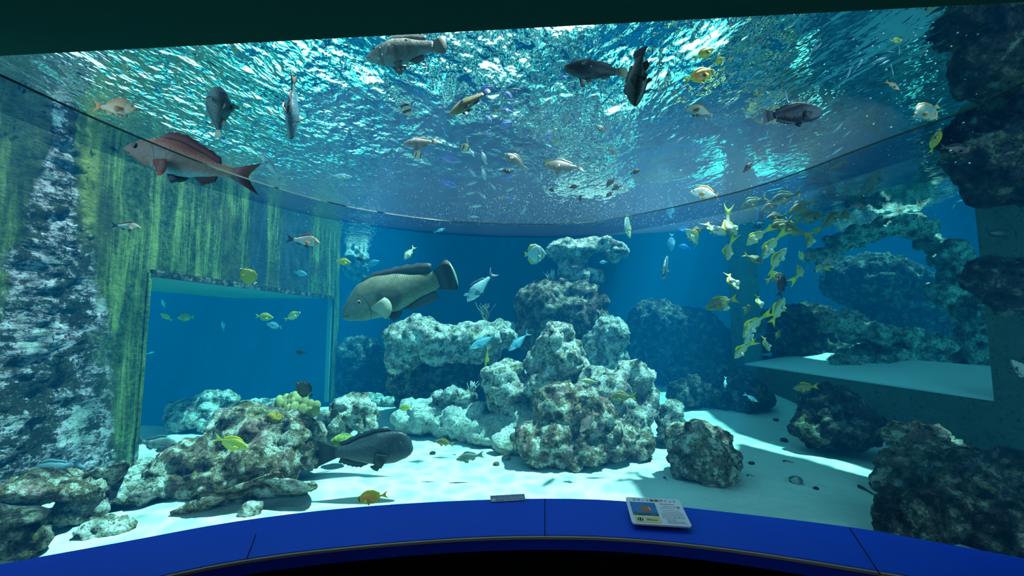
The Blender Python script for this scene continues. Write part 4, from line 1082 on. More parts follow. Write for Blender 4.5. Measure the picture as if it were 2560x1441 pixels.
fish('batfish', 1338, 636, 54, 2, 4.6, 'round grey batfish with yellow tail beside the tall column head', yaw=-8)
fish('silver_snapper', 1203, 716, 102, 228, 4.3, 'silver blue fish with dark tail diving head down in mid water', yaw=8)
fish('trevally', 1211, 853, 80, 207, 4.4, 'pale blue trevally left of its twin before the reef', yaw=5)
fish('trevally', 1299, 853, 72, 222, 4.5, 'pale blue trevally right of its twin, steeper, before the reef', yaw=5)
fish('trumpet', 1217, 893, 52, 262, 4.5, 'slender yellow fish hanging upright under the pale blue trevally')
fish('striped_batfish', 1664, 672, 34, 172, 4.6, 'dark striped batfish rising upright in open blue water', yaw=62)
fish('pale_angelfish', 1570, 568, 32, 186, 3.8, 'pale yellow striped fish right under the joint at centre right', yaw=58)
fish('surgeonfish', 1679, 606, 46, 265, 7.2, 'faint pale fish hanging upright behind the dark striped batfish', yaw=10, small=True)
fish('blue_fish', 1712, 618, 32, 170, 8.2, 'faint blue fish shape deep behind the batfish', small=True)
fish('striped_fish', 1024, 633, 42, 238, 4.6, 'black and white fish nose down above the huge wrasse', yaw=20)
fish('dark_surgeonfish', 902, 649, 25, 160, 6.0, 'small black fish before the lit outcrop by the wall end')
fish('rabbitfish', 858, 655, 40, -6, 4.2, 'yellow grey fish passing the far end of the green wall')
fish('pale_fusilier', 1098, 577, 32, 20, 5.5, 'small white fish just under the joint above the wrasse')
fish('surgeonfish', 1167, 737, 18, 200, 6.0, 'tiny round pale fish at the nose of the diving silver fish', small=True)
fish('surgeonfish', 930, 660, 40, 20, 8.5, 'faint grey fish right of the lit outcrop', small=True)
# in the left opening
fish('rabbitfish', 416, 793, 26, 130, 5.2, 'small green yellow fish nearest the left opening jamb', yaw=30)
fish('rabbitfish', 465, 794, 44, 182, 5.0, 'yellow spotted fish level in the left opening')
fish('rabbitfish', 661, 793, 46, -6, 4.9, 'yellow spotted fish facing right in the left opening')
fish('barred_rabbitfish', 731, 791, 46, 25, 4.9, 'white and yellow barred fish rising at the opening right side')
fish('surgeonfish', 686, 815, 40, 168, 5.0, 'pale blue fish just below the two yellow ones')
fish('surgeonfish', 409, 760, 26, 110, 6.4, 'faint blue fish high beside the left opening jamb', small=True)
fish('surgeonfish', 558, 815, 26, 100, 6.6, 'faint blue round fish alone at the middle of the left opening', small=True)
fish('dark_surgeonfish', 752, 882, 30, 176, 5.0, 'small dark brown fish low in the left opening')
fish('pale_fusilier', 376, 883, 22, 15, 6.2, 'tiny white fish low beside the left opening jamb', small=True)
fish('surgeonfish', 750, 684, 36, -10, 6.0, 'pale cyan fish crossing the lintel under the pink fish', small=True)
fish('bannered', 634, 1014, 20, 80, 5.4, 'tiny black and white fish over the encrusted mound')
# over the reef
fish('rabbitfish', 1014, 1020, 36, 190, 4.5, 'small yellow fish over the rubble right of the pale boulder')
fish('soldierfish', 1470, 1055, 66, 233, 3.7, 'pinkish brown fish nose down at the front of the reef')
fish('dusky_snapper', 1557, 993, 68, 182, 3.8, 'olive fish with yellow tail before the reef shoulder')
fish('yellow_belly', 1478, 955, 48, 170, 4.1, 'small dark yellow topped fish resting on the reef crest', small=True)
fish('pale_fusilier', 1813, 956, 28, 255, 4.6, 'tiny white fish upright before the dim rock pile', yaw=20)
fish('pale_fusilier', 1877, 995, 42, 330, 4.6, 'pale silver blue fish slanting down before the dim rock pile')
fish('dusky_snapper', 2015, 969, 66, 186, 3.6, 'dark yellowish fish before the wall below the right opening')
fish('emperor', 1522, 628, 18, 200, 6.0, 'tiny pink fish at the head of the tall column', small=True)
fish('dark_surgeonfish', 1548, 628, 30, 190, 6.1, 'tiny dark fish right of the tall column head', small=True)
fish('surgeonfish', 1509, 656, 22, 185, 6.1, 'tiny pale fish in the shade under the column head', small=True)
# the school of lined yellow snappers
S = 'snapper school'
sn = [
    ('dusky_snapper', 1885, 508, 86, 206, 3.95, 'yellow tailed snapper at the upper left tip of the school', 8, 0),
    ('dusky_snapper', 1965, 494, 90, 197, 4.05, 'topmost snapper of the school, under the joint', 6, 0),
    ('dusky_snapper', 1932, 514, 66, 205, 4.20, 'snapper partly hidden behind the topmost one', 5, 0),
    ('dusky_snapper', 2007, 518, 90, 204, 3.95, 'snapper with bright yellow tail right below the topmost one', 8, 0),
    ('dusky_snapper', 1942, 543, 60, 188, 4.25, 'dark faced snapper in the middle of the upper cluster', 10, 0),
    ('dusky_snapper', 2020, 545, 86, 10, 4.00, 'dark snapper heading right through the upper cluster', -8, 0),
    ('dusky_snapper', 2076, 552, 70, 45, 4.05, 'dark snapper rising steeply at the right of the upper cluster', -10, 1),
    ('dusky_snapper', 2120, 535, 62, 206, 4.15, 'dark snapper at the far right of the upper cluster', 10, 2),
    ('dusky_snapper', 1952, 562, 76, 202, 4.10, 'shaded snapper with tail raised, upper cluster centre', 8, 0),
    ('dusky_snapper', 1980, 578, 80, 160, 3.95, 'dark snapper nose up left under the shaded one', 8, 1),
    ('snapper', 1890, 593, 70, 218, 3.90, 'bright lined snapper at the left of the middle cluster', 10, 1),
    ('snapper', 1925, 616, 80, 236, 3.85, 'bright lined snapper diving, middle of the school', 12, 1),
    ('snapper', 2029, 594, 64, 236, 3.95, 'pale lined snapper diving under the rising dark one', 20, 2),
    ('dusky_snapper', 1882, 647, 40, 320, 4.05, 'small dark snapper turning down right, left edge of the school', 40, 0),
    ('snapper', 1940, 652, 68, 62, 3.85, 'curved snapper heading up right, middle of the school', 25, 2),
    ('barred_rabbitfish', 2004, 642, 36, 130, 4.15, 'small white sided fish nose up left among the snappers', 20, 0),
    ('grey_reef_fish', 2076, 655, 54, 190, 3.95, 'stout pale grey fish with yellow tail at the right of the school', 15, 0),
    ('snapper', 2004, 678, 44, 40, 4.20, 'yellow tailed snapper facing away, lower right of the school', -55, 1),
    ('snapper', 2044, 672, 40, 350, 4.15, 'snapper facing away beside the stout grey fish', -50, 2),
    ('maroon_fish', 1954, 716, 66, 60, 3.85, 'very dark maroon fish in the lower middle of the school', -25, 0),
    ('dusky_snapper', 1935, 695, 60, 20, 4.15, 'dark yellow snapper just behind the maroon fish', -15, 0),
    ('snapper', 1738, 596, 72, 145, 3.85, 'lined snapper turned sideways at the far left of the school', 15, 2),
    ('dusky_snapper', 1738, 578, 46, 10, 4.05, 'dark snapper crossing behind the sideways one', -15, 0),
    ('snapper', 1785, 572, 46, 282, 3.95, 'narrow snapper seen head on with spread fins, left group', 62, 0),
    ('snapper', 1822, 569, 50, 262, 3.95, 'yellow snapper seen head on beside the narrow one', 58, 1),
    ('snapper', 1819, 628, 54, 245, 3.90, 'lined snapper diving with raised yellow tail, left group', 40, 1),
    ('snapper', 1831, 703, 44, 262, 3.95, 'snapper seen head on alone at mid left', 55, 0),
    ('dusky_snapper', 1805, 758, 94, 196, 3.85, 'large brown snapper at the lower left of the school', 8, 0),
    ('snapper', 1814, 765, 34, 215, 3.70, 'small lined snapper in front of the large brown one', 55, 0),
    ('snapper', 1898, 754, 34, 245, 3.95, 'small pale snapper seen head on right of the large brown one', 50, 0),
    ('dusky_snapper', 1866, 776, 34, 130, 3.95, 'small half turned snapper below the large brown one', 55, 0),
    ('snapper', 1882, 812, 84, 228, 3.80, 'bright lined snapper low in the school with upright tail', 10, 1),
    ('snapper', 1944, 779, 80, 58, 3.90, 'green lined snapper heading up, lower right of the school', -8, 0),
    ('dusky_snapper', 1944, 838, 36, 135, 3.95, 'small dark snapper at the lower right fringe', 50, 0),
    ('snapper', 1916, 860, 34, 250, 3.90, 'small pale snapper at the lower fringe seen head on', 50, 0),
    ('snapper', 1853, 876, 60, 218, 3.80, 'yellow snapper at the very bottom of the school', 25, 1),
    ('striped_fish', 1869, 853, 48, 42, 3.95, 'black and white lined fish above the bottom snapper', -10, 0),
    ('soldierfish', 2145, 517, 44, -8, 4.35, 'small pinkish fish at the far upper right of the school', 0, 0),
    ('dark_surgeonfish', 1905, 537, 40, 60, 4.95, 'dark fish shape behind the upper left of the school', 0, 0),
    ('dark_surgeonfish', 1895, 565, 36, 20, 5.15, 'black silhouette behind the lined snapper, left of the cluster', 0, 0),
]
for key, px, py, L, a, Y, lab, yw, v in sn:
    fish(key, px, py, L, a, Y, lab, yaw=yw, v=v, group=S)
# right side below the joint
fish('green_fish', 2090, 416, 66, 22, 2.6, 'dark fish pressed under the joint at right')
fish('spotted_grouper', 2181, 459, 82, 58, 4.0, 'spotted green grouper rising in the right opening', v=1)
fish('dark_surgeonfish', 2248, 457, 78, 62, 7.5, 'dim blue fish silhouette right of the spotted grouper', small=True)
fish('bannered', 2296, 432, 30, 170, 6.5, 'small pale banded fish in the upper right opening', small=True)
fish('maroon_fish', 2385, 373, 80, 350, 2.45, 'dark fish before the black hanging rock')
fish('foxface', 2337, 353, 56, 98, 2.6, 'dull yellow fish upright beside the black hanging rock', yaw=30)
fish('pale_fusilier', 2400, 502, 24, 20, 5.5, 'small pale fish near the right opening edge', small=True)
fish('pale_fusilier', 2384, 516, 16, 60, 5.6, 'tiny pale fish below the small one near the right opening edge', small=True)
fish('dark_surgeonfish', 2066, 480, 34, 40, 6.0, 'dim blue fish shape above the school', small=True)
fish('green_fish', 2506, 585, 72, 178, 3.15, 'long black fish against the dark right wall', small=True)
fish('grey_reef_fish', 2552, 930, 78, 130, 2.9, 'pale fish half out of view at the right edge')
# seen through the clear roof
fish('grouper', 1016, 128, 206, 187, ('z', 2.95), 'big grey marbled grouper seen from below at the ceiling beam', hz=1.15, roll=4, yaw=-5)
fish('dark_grouper', 1490, 176, 160, 176, ('z', 2.75), 'stout dark blue grey fish under bright ripples', roll=25, hz=1.25)
fish('green_fish', 1594, 192, 160, 262, ('z', 2.55), 'dark green fish seen from below pointing down', roll=50, yaw=10, hz=1.2)
fish('belly_snapper', 731, 262, 172, 268, ('z', 2.5), 'blue grey snapper seen from below with fins spread', roll=80)
fish('pufferfish', 546, 282, 122, 84, ('z', 2.5), 'speckled pufferfish seen from below, tail down', roll=22, yaw=8, hz=1.35)
fish('orange_snapper', 286, 270, 112, -4, ('z', 2.45), 'orange pink fish under glittering ripples at upper left', roll=6, hz=1.15)
fish('yellow_belly', 1174, 256, 118, 212, ('z', 2.6), 'yellow topped dark fish slanting down in the roof centre', roll=30)
fish('purple_parrotfish', 1980, 286, 152, 4, ('z', 2.5), 'dark purple fish crossing the roof at right', roll=8)
fish('pale_arched_fish', 1754, 276, 88, 176, ('z', 2.5), 'cream arched fish with small yellow mark, roof right', roll=12, v=1)
fish('white_arched_fish', 1768, 483, 86, 178, ('z', 2.3), 'bright white arched fish just above the joint', roll=5, v=1)
fish('triggerfish', 2315, 280, 72, 205, ('z', 2.45), 'round teal fish with orange fin edge near the dark rock', roll=15)
fish('grouper', 1050, 357, 84, 184, ('z', 2.5), 'white and grey striped fish above the moorish idols', roll=12)
fish('moorish', 1044, 388, 28, -12, ('z', 2.5), 'black white yellow moorish idol under the striped fish')
fish('moorish', 1163, 370, 30, -18, ('z', 2.55), 'black white yellow moorish idol with long streamer, right one')
fish('bannered', 1015, 273, 32, 110, ('z', 2.6), 'small black and white fish below the marbled grouper', yaw=40)
fish('grey_reef_fish', 1292, 402, 72, 152, ('z', 2.45), 'warm grey fish with open mouth in the roof middle', roll=10, v=1)
fish('grey_reef_fish', 1412, 417, 104, 178, ('z', 2.45), 'large warm grey fish right of the open mouthed one', roll=14)
fish('rabbitfish', 1372, 404, 24, 178, ('z', 2.55), 'tiny yellow fish at the nose of the large warm grey one')
fish('dark_surgeonfish', 1270, 428, 32, 178, ('z', 2.4), 'small dark fish under the open mouthed grey fish')
fish('grey_reef_fish', 1506, 325, 40, 150, ('z', 2.7), 'small grey fish over the turquoise light patch', v=1)
fish('surgeonfish', 1518, 316, 40, 280, ('z', 2.8), 'pale upright fish beside the small grey one')
fish('soldierfish', 1531, 379, 28, -25, ('z', 2.6), 'tiny pinkish fish below the turquoise light patch')
fish('orange_snapper', 2230, 213, 42, -32, ('z', 2.85), 'small pink brown fish under a broken ripple at right')
fish('pale_fusilier', 678, 418, 88, 128, ('z', 2.45), 'long pale silver fish above the joint left of centre')
fish('pale_fusilier', 850, 441, 60, -4, ('z', 2.5), 'pale whitish fish above the joint right of the silver one')
fish('foxface', 1748, 190, 84, 18, ('z', 2.8), 'brownish fish with yellow tail, roof right')
fish('rabbitfish', 1760, 134, 58, 24, ('z', 2.95), 'large lime yellow fish added for a reflection near the surface, roof right')  # fish added in place of a reflection in the surface
fish('rabbitfish', 1797, 152, 36, 28, ('z', 2.85), 'small lime yellow fish below the large lime one')
fish('rabbitfish', 2241, 101, 32, 5, ('z', 3.0), 'round lime fish near the dark rock at upper right')
fish('purple_parrotfish', 1868, 420, 34, 48, ('z', 2.35), 'tiny dark fish low in the roof at right')
for px, py, L, a, lab in ((1213, 334, 42, -25, 'blue fusilier with yellow tail on the left, roof middle'), (1376, 333, 42, 225, 'upper of three yellow tailed fusiliers diving in the roof middle'),
                          (1374, 345, 40, 232, 'middle one of three yellow tailed fusiliers diving'), (1380, 371, 42, 236, 'lowest of three yellow tailed fusiliers diving'),
                          (1271, 493, 48, -5, 'blue fusilier with yellow tail low above the joint'), (1258, 276, 52, -14, 'white sided fusilier with yellow tail beside the yellow topped fish')):
    fish('fusilier', px, py, L, a, ('z', 2.65 if py < 400 else 2.4), lab, group='fusiliers', v=1 if a < 0 else 0)
for px, py, L, a, z, lab in ((1220, 222, 52, 200, 2.8, 'deep blue fish at the tail of the yellow topped fish'), (1270, 240, 42, 150, 2.8, 'bright blue fish right of the deep blue one'), (1273, 268, 36, 300, 2.85, 'bright blue fish steep behind the white sided fusilier'),
                             (1219, 297, 32, 310, 2.7, 'small blue fish below the yellow topped fish'), (1269, 311, 46, 205, 2.65, 'dark blue fish above the fusilier on the left'), (1122, 397, 66, -8, 2.5, 'broad bright blue fish left of the roof middle'),
                             (1120, 457, 60, -18, 2.35, 'broad blue fish low above the joint'), (1272, 441, 42, 28, 2.4, 'blue fish rising under the small dark fish'), (1408, 195, 24, 15, 2.9, 'small blue fish left of the stout dark fish')):
    fish('blue_fish', px, py, L, a, ('z', z), lab, group='bright blue fish')
for px, py, L, a, z in ((1208, 389, 48, 288, 2.5), (1179, 381, 28, 300, 2.5), (1180, 431, 32, -50, 2.4), (1208, 431, 46, 285, 2.4), (1231, 464, 28, 310, 2.4), (1177, 459, 34, 15, 2.35), (1180, 483, 32, 190, 2.35),
                        (1205, 488, 32, 320, 2.35), (1278, 473, 32, 200, 2.35), (1187, 516, 36, 5, 2.3), (1182, 542, 30, 0, 2.25), (1295, 257, 28, 185, 2.8), (1311, 525, 26, 80, 2.3)):
    fish('pale_fusilier', px, py, L, a, ('z', z), 'slim pale blue fish in the loose shoal above the joint', group='pale shoal above the joint', v=1, small=L < 40)
for px, py, L, a in ((1436, 467, 26, 190), (1527, 455, 34, 230), (1541, 470, 28, 200), (1524, 486, 24, 215), (1588, 430, 28, 20), (1380, 476, 20, 160), (1450, 497, 20, 70)):
    fish('dark_surgeonfish', px, py, L, a, ('z', 2.38), 'small dusky fish over the light patch above the joint', group='dusky fish above the joint', small=True)
for px, py, L, a in ((1780, 149, 30, 45), (1876, 132, 36, 60), (1860, 158, 16, 100), (1826, 193, 46, 42), (1890, 186, 30, 35), (1864, 217, 16, 95), (1685, 213, 32, 35), (1702, 224, 46, 35), (1744, 227, 40, 38), (1647, 206, 24, 38),
                     (1640, 186, 38, 35), (1813, 264, 40, 40), (1834, 254, 38, 38), (1659, 283, 32, 50), (1966, 245, 36, 95), (2032, 125, 32, 50), (1822, 58, 42, 95), (2042, 120, 38, 45), (2148, 163, 36, 60), (2121, 187, 40, 70),
                     (2199, 149, 36, 20), (2211, 157, 30, 28), (2227, 129, 20, 175), (2248, 127, 24, 265), (2231, 178, 26, 280), (2095, 320, 34, 45), (2118, 335, 28, 40), (1695, 353, 36, 35), (1788, 349, 36, 45), (1648, 427, 20, 90),
                     (1975, 356, 22, 70), (2090, 380, 44, 35), (1280, 224, 46, 0), (1268, 250, 36, -4), (1352, 281, 30, -6), (1372, 212, 20, 10), (1362, 197, 18, 30)):
    fish('sprat', px, py, L, a, ('z', 2.75), 'tiny slim silver fish hanging below the rippled surface', group='silver sprats under the surface', v=1 if L > 34 else 0, small=True)

# ------------------------------------------------------------------ corals, plates, debris
M['leather'] = NT('yellow_leather_coral')
k = M['leather']; p = k.geo()
n_ = k.voro(p, 140); n2_ = k.noise(p, 8, 3)
M['leather'] = k.pbr(k.mix(n2_, (.22, .20, .07), (.38, .35, .15)), .9, k.bump(n_, .5, .01), .1)
random.seed(21)
lobes = [B(745, 1040, 3.9, 36, 20)]
for q in range(22):
    lx = 702 + 86 * (q % 8) / 7 + random.uniform(-4, 4); row = q // 8
    ly = 1036 - 16 * row - (14 - abs(lx - 748) * .25) + random.uniform(-4, 4)
    lobes.append(B(lx, ly, 3.84 + .05 * row + random.uniform(-.02, .02), random.uniform(7.5, 10), random.uniform(12, 17)))
rock('leather_coral', lobes, 'yellow lobed leather coral on top of the left reef', 'leather', voxel=.009, lump=.02, knob=.012, pit=.0, cell=.015, cat='coral')
M['gold'] = mat_rock('golden_sponge', light=(.60, .40, .05), mid=(.40, .24, .03), dark=(.12, .07, .02), tint=(.5, .3, .05), cover=.5)
rock('encrusting_coral', [B(682, 1042, 3.6, 16, 10), B(690, 1048, 3.58, 10, 9)], 'orange gold crust on the brown mound', 'gold', voxel=.012, lump=.03, knob=.02, pit=.01, cell=.03, cat='coral')
M['lime'] = mat_rock('lime_coral', light=(.55, .62, .14), mid=(.36, .42, .08), dark=(.12, .14, .04), tint=(.5, .5, .1), cover=.5)
rock('encrusting_coral', [B(862, 1098, 4.1, 26, 13), B(845, 1102, 4.1, 14, 10)], 'lime green coral patch at the foot of the pale boulder', 'lime', voxel=.012, lump=.03, knob=.02, pit=.01, cell=.03, cat='coral')

def plate(name, pts, thick, label, mat):
    """a thin ragged plate of coral through the outline points (world)"""
    c = sum((Vector(p) for p in pts), Vector()) / len(pts)
    n = Vector()
    for i in range(len(pts)):
        n += (pts[i] - c).cross(pts[(i + 1) % len(pts)] - c)
    n.normalize()
    ring = smooth_curve(list(pts) + [pts[0]], 60)[:-1]
    v, f = [], []
    NR_ = 7
    for side in (1, -1):
        for j in range(NR_):
            r = 1 - (j / NR_) ** 1.0
            for i, q in enumerate(ring):
                rag = 1 + .07 * noise.noise(q * 14) + .04 * noise.noise(q * 37)
                d = c + (q - c) * rag * (1 - j / NR_)
                up = thick * .5 * (1 - (1 - j / NR_) ** 6) + .018 * noise.noise(d * 12) + .02 * noise.noise(d * 4)
                bow = -.10 * ((1 - j / NR_) ** 2) * thick * 3
                v.append(d + n * (side * up * .9 - bow + (side * .004)))
    m = len(ring)
    for s in range(2):
        o = s * m * NR_
        for j in range(NR_ - 1):
            for i in range(m):
                a, b = o + j * m + i, o + j * m + (i + 1) % m
                f.append((a, b, b + m, a + m))
        v.append(c + n * (thick * .5 * (1 if s == 0 else -1)))
        for i in range(m):
            f.append((o + (NR_ - 1) * m + i, o + (NR_ - 1) * m + (i + 1) % m, len(v) - 1))
    for i in range(m):
        f.append((i, m * NR_ + i, m * NR_ + (i + 1) % m, (i + 1) % m))
    me = bpy.data.meshes.new(name); me.from_pydata([tuple(q) for q in v], [], f); me.update()
    bm = bmesh.new(); bm.from_mesh(me); bmesh.ops.recalc_face_normals(bm, faces=bm.faces[:]); bm.to_mesh(me); bm.free()
    return tag(link_mesh(name, me, M[mat]), label, 'coral')

plate('plate_coral', [at(590, 1226, 3.12), at(650, 1205, 3.10), at(720, 1205, 3.08), at(792, 1218, 3.12), at(770, 1236, 3.4), at(700, 1250, 3.5), at(620, 1250, 3.4)], .05, 'pale topped plate coral tilted over the sand', 'rock')
plate('plate_coral', [at(425, 1288, 2.95), at(500, 1254, 2.95), at(590, 1222, 3.0), at(692, 1186, 3.1), at(700, 1215, 3.35), at(610, 1268, 3.3), at(500, 1298, 3.2)], .05, 'long dark plate coral leaning on the brown mound', 'rock_brown')
plate('plate_coral', [at(165, 1228, 2.8), at(235, 1180, 2.9), at(322, 1163, 3.05), at(310, 1196, 3.2), at(262, 1232, 3.1), at(205, 1250, 3.0)], .05, 'dark slanted plate coral at the foot of the wall', 'rock_brown')
plate('plate_coral', [at(-60, 1260, 2.5), at(40, 1262, 2.7), at(120, 1270, 2.7), at(110, 1292, 2.5), at(30, 1310, 2.4), at(-60, 1330, 2.3)], .05, 'black edged plate coral at the left frame edge', 'rock_dark')

def twig(name, paths, r, label, mat, cat):
    """tapered branches as one mesh"""
    bm = bmesh.new()
    for pth in paths:
        prev = None; n = len(pth)
        for i, p in enumerate(pth):
            rr = r * (1 - .75 * i / (n - 1))
            d = (pth[min(i + 1, n - 1)] - pth[max(i - 1, 0)]).normalized()
            u = d.orthogonal().normalized(); w = d.cross(u)
            ring = [bm.verts.new(p + (u * cos(a) + w * sin(a)) * rr) for a in (0, pi / 3, 2 * pi / 3, pi, 4 * pi / 3, 5 * pi / 3)]
            if prev:
                for q in range(6):
                    bm.faces.new([prev[q], prev[(q + 1) % 6], ring[(q + 1) % 6], ring[q]])
            else:
                bm.faces.new(ring[::-1])
            prev = ring
        bm.faces.new(prev)
    bmesh.ops.recalc_face_normals(bm, faces=bm.faces[:])
    return tag(bm_obj(name, bm, M[mat], smooth=True), label, cat)

def bush(px, py, Y, hpx, n, seed, spread=.5):
    random.seed(seed); out = []
    base = at(px, py, Y); s = hpx * Y / F_PX
    for i in range(n):
        a = random.uniform(-spread, spread); b = random.uniform(-.4, .4)
        p = base.copy(); pth = [p.copy()]
        d = Vector((a, b, 1)).normalized()
        for j in range(5):
            d = (d + Vector((random.uniform(-.3, .3), random.uniform(-.2, .2), random.uniform(-.1, .25)))).normalized()
            p = p + d * s / 5 * random.uniform(.7, 1.2); pth.append(p.copy())
        out.append(pth)
        if len(pth) > 3:
            q = pth[2]; out.append([q, q + Vector((random.uniform(-.4, .4), 0, .5)) * s * .4, q + Vector((random.uniform(-.5, .5), 0, .9)) * s * .5])
    return out
M['branch'] = plain('grey_branch_coral', (.42, .44, .38), .9, .1)
M['sea_fan'] = plain('brown_sea_fan', (.20, .19, .12), .9, .1)
twig('branch_coral', bush(1180, 985, 5.2, 34, 7, 3, 1.2), .012, 'pale branching coral on the rubble behind the rounded boulder', 'branch', 'coral')
twig('sea_fan', bush(1215, 812, 6.1, 62, 6, 8, .5), .010, 'thin branching sea fan standing on the broad reef ledge', 'sea_fan', 'coral')
twig('branch_coral', bush(1380, 712, 6.4, 40, 9, 5, .9), .016, 'spiky pale coral on the shoulder of the tall column', 'branch', 'coral')
twig('branch_coral', bush(1465, 712, 6.4, 22, 7, 6, 1.3), .014, 'small spiky coral at the right of the column neck', 'branch', 'coral')
M['wood'] = plain('waterlogged_twig', (.07, .06, .04), .9, .1)
def lying(px0, py0, px1, py1, r, label):
    a, b = at_z(px0, py0, FLOOR_Z + .02), at_z(px1, py1, FLOOR_Z + .02)
    for q in (a, b): q.z = sand_z(q.x, q.y) + r * .8
    m = (a + b) / 2 + Vector((.004, .01, .006))
    twig('driftwood_twig', [[a, (a + m) / 2 + Vector((0, .006, .004)), m, b]], r, label, 'wood', 'twig')
lying(2146, 1215, 2195, 1236, .014, 'dark twig lying on the shaded sand at right')
lying(1958, 1153, 1985, 1156, .009, 'short twig on the shaded sand near the light strip')
lying(1868, 1187, 1885, 1190, .008, 'tiny twig on the sand right of the lone boulder')
lying(1660, 1186, 1668, 1197, .008, 'tiny twig on the sand above the white sign')
def pebble(px, py, rpx, label, mat='rock_dark'):
    p = at_z(px, py, FLOOR_Z); p.z = sand_z(p.x, p.y)
    k_ = p.y / F_PX
    rock('pebble', [(p + Vector((0, 0, rpx * k_ * .35)), (rpx * k_, rpx * k_ * .8, rpx * k_ * .6))], label, mat, voxel=rpx * k_ * .16, lump=.01, knob=.012, pit=.008, cell=.01, cat='pebble')
pebble(1879, 1163, 7, 'small upright pebble on the shaded sand right of the lone boulder')
pebble(1990, 1208, 15, 'flat sandy mound like stone on the shaded sand', 'rock')
pebble(1985, 1072, 14, 'grey pebble left of the craggy dark rock', 'rock')
pebble(1960, 1098, 9, 'small pebble before the craggy dark rock')
pebble(1940, 1060, 6, 'tiny pebble on the sand near the right wall')
pebble(1082, 1137, 8, 'small dark stone on bright sand near the grunt')
pebble(1265, 1148, 10, 'small stone at the left foot of the reef', 'rock_brown')
pebble(1240, 1160, 7, 'tiny stone left of the reef foot stone', 'rock_brown')
pebble(960, 1073, 12, 'pale stone above the bump headed fish', 'rock')
pebble(2040, 1225, 5, 'tiny speck of stone on the shaded sand')

# fine bubbles and specks drifting under the surface: nobody could count them
random.seed(11)
bm = bmesh.new()
for i in range(2400):
    r_ = random.random()
    if r_ < .86:
        px, py = random.gauss(1420, 270), 565 - abs(random.gauss(0, 62))
        z = random.uniform(2.13, 2.35); s = random.uniform(.0009, .0028)
    else:
        px, py = random.uniform(900, 2450), random.uniform(80, 430)
        z = random.uniform(2.2, 3.0); s = random.uniform(.0012, .0042)
    p = at_z(px, py, z)
    if p.y > 6 or p.y < .9: continue
    bmesh.ops.create_icosphere(bm, subdivisions=1, radius=s, matrix=Matrix.Translation(p))
M['bubble'] = plain('white_bubble', (.9, .95, .95), .3, .5)
tag(bm_obj('bubbles', bm, M['bubble'], smooth=True), 'fine white bubbles and specks drifting above the clear roof', 'bubbles', kind='stuff')

# ------------------------------------------------------------------ signs on the sill
def text_mesh(name, body, size, mat, parent, loc, width, align='LEFT', extr=.0002):
    cu = bpy.data.curves.new(name, 'FONT'); cu.body = body; cu.size = size; cu.align_x = align; cu.extrude = extr
    o = bpy.data.objects.new(name, cu); COL.objects.link(o)
    me = bpy.data.meshes.new_from_object(o.evaluated_get(bpy.context.evaluated_depsgraph_get()))
    bpy.data.objects.remove(o); bpy.data.curves.remove(cu)
    q = bpy.data.objects.new(name, me); COL.objects.link(q); me.materials.clear(); me.materials.append(M[mat])
    xs = [v_.co.x for v_ in me.vertices]
    q.parent = parent; q.location = loc; q.scale = (width / (max(xs) - min(xs)), 1, 1)
    return q

def frame_from(bl, br, tl):
    X = (br - bl).normalized(); Yd = (tl - bl); Yd = (Yd - X * Yd.dot(X)).normalized(); Z = X.cross(Yd)
    return Matrix.Translation(bl) @ Matrix((X, Yd, Z)).transposed().to_4x4()

def rounded(w, h, r, n=6):
    pts = []
    for cx, cy_, a0 in ((w - r, r, -90), (w - r, h - r, 0), (r, h - r, 90), (r, r, 180)):
        for i in range(n + 1):
            a = radians(a0 + 90 * i / n); pts.append((cx + r * cos(a), cy_ + r * sin(a)))
    return pts

def panel(name, poly, z0, z1, mat, parent, label=None):
    bm = bmesh.new(); prism(bm, poly, z0, z1)
    o = bm_obj(name, bm, M[mat], parent)
    if label: o['label'] = label
    return o
def rect(x0, y0, x1, y1): return [(x0, y0), (x1, y0), (x1, y1), (x0, y1)]

M['white_board'] = plain('white_sign_board', (.93, .92, .97), .4, .4)
M['ink'] = plain('black_ink', (.015, .018, .03), .6, .2)
M['grey_ink'] = plain('grey_ink', (.25, .30, .36), .6, .2)
M['red_ink'] = plain('red_ink', (.45, .15, .15), .6, .2)
M['card'] = plain('pale_yellow_card', (.85, .72, .30), .5, .3)
M['white_ink'] = plain('white_ink', (.93, .93, .95), .5, .3)
M['orange_ink'] = plain('orange_ink', (.60, .16, .03), .5, .3)
k = NT('sea_anemone_photo_print'); o_ = k.coord(); s_ = k.sep(o_)
vv_ = k.voro(o_, 150)
c_ = k.mix(k.ramp(s_[1], .068, .062), (.02, .17, .55), (.01, .05, .03))
c_ = k.mix(k.math('MULTIPLY', k.ramp(vv_, .34, .2), k.ramp(s_[1], .066, .060)), c_, (.50, .68, .55))
c_ = k.mix(k.math('MULTIPLY', k.ramp(k.noise(o_, 50, 3), .58, .64), .6), c_, (.02, .09, .14))
M['photo'] = k.pbr(c_, .35, spec=.4)

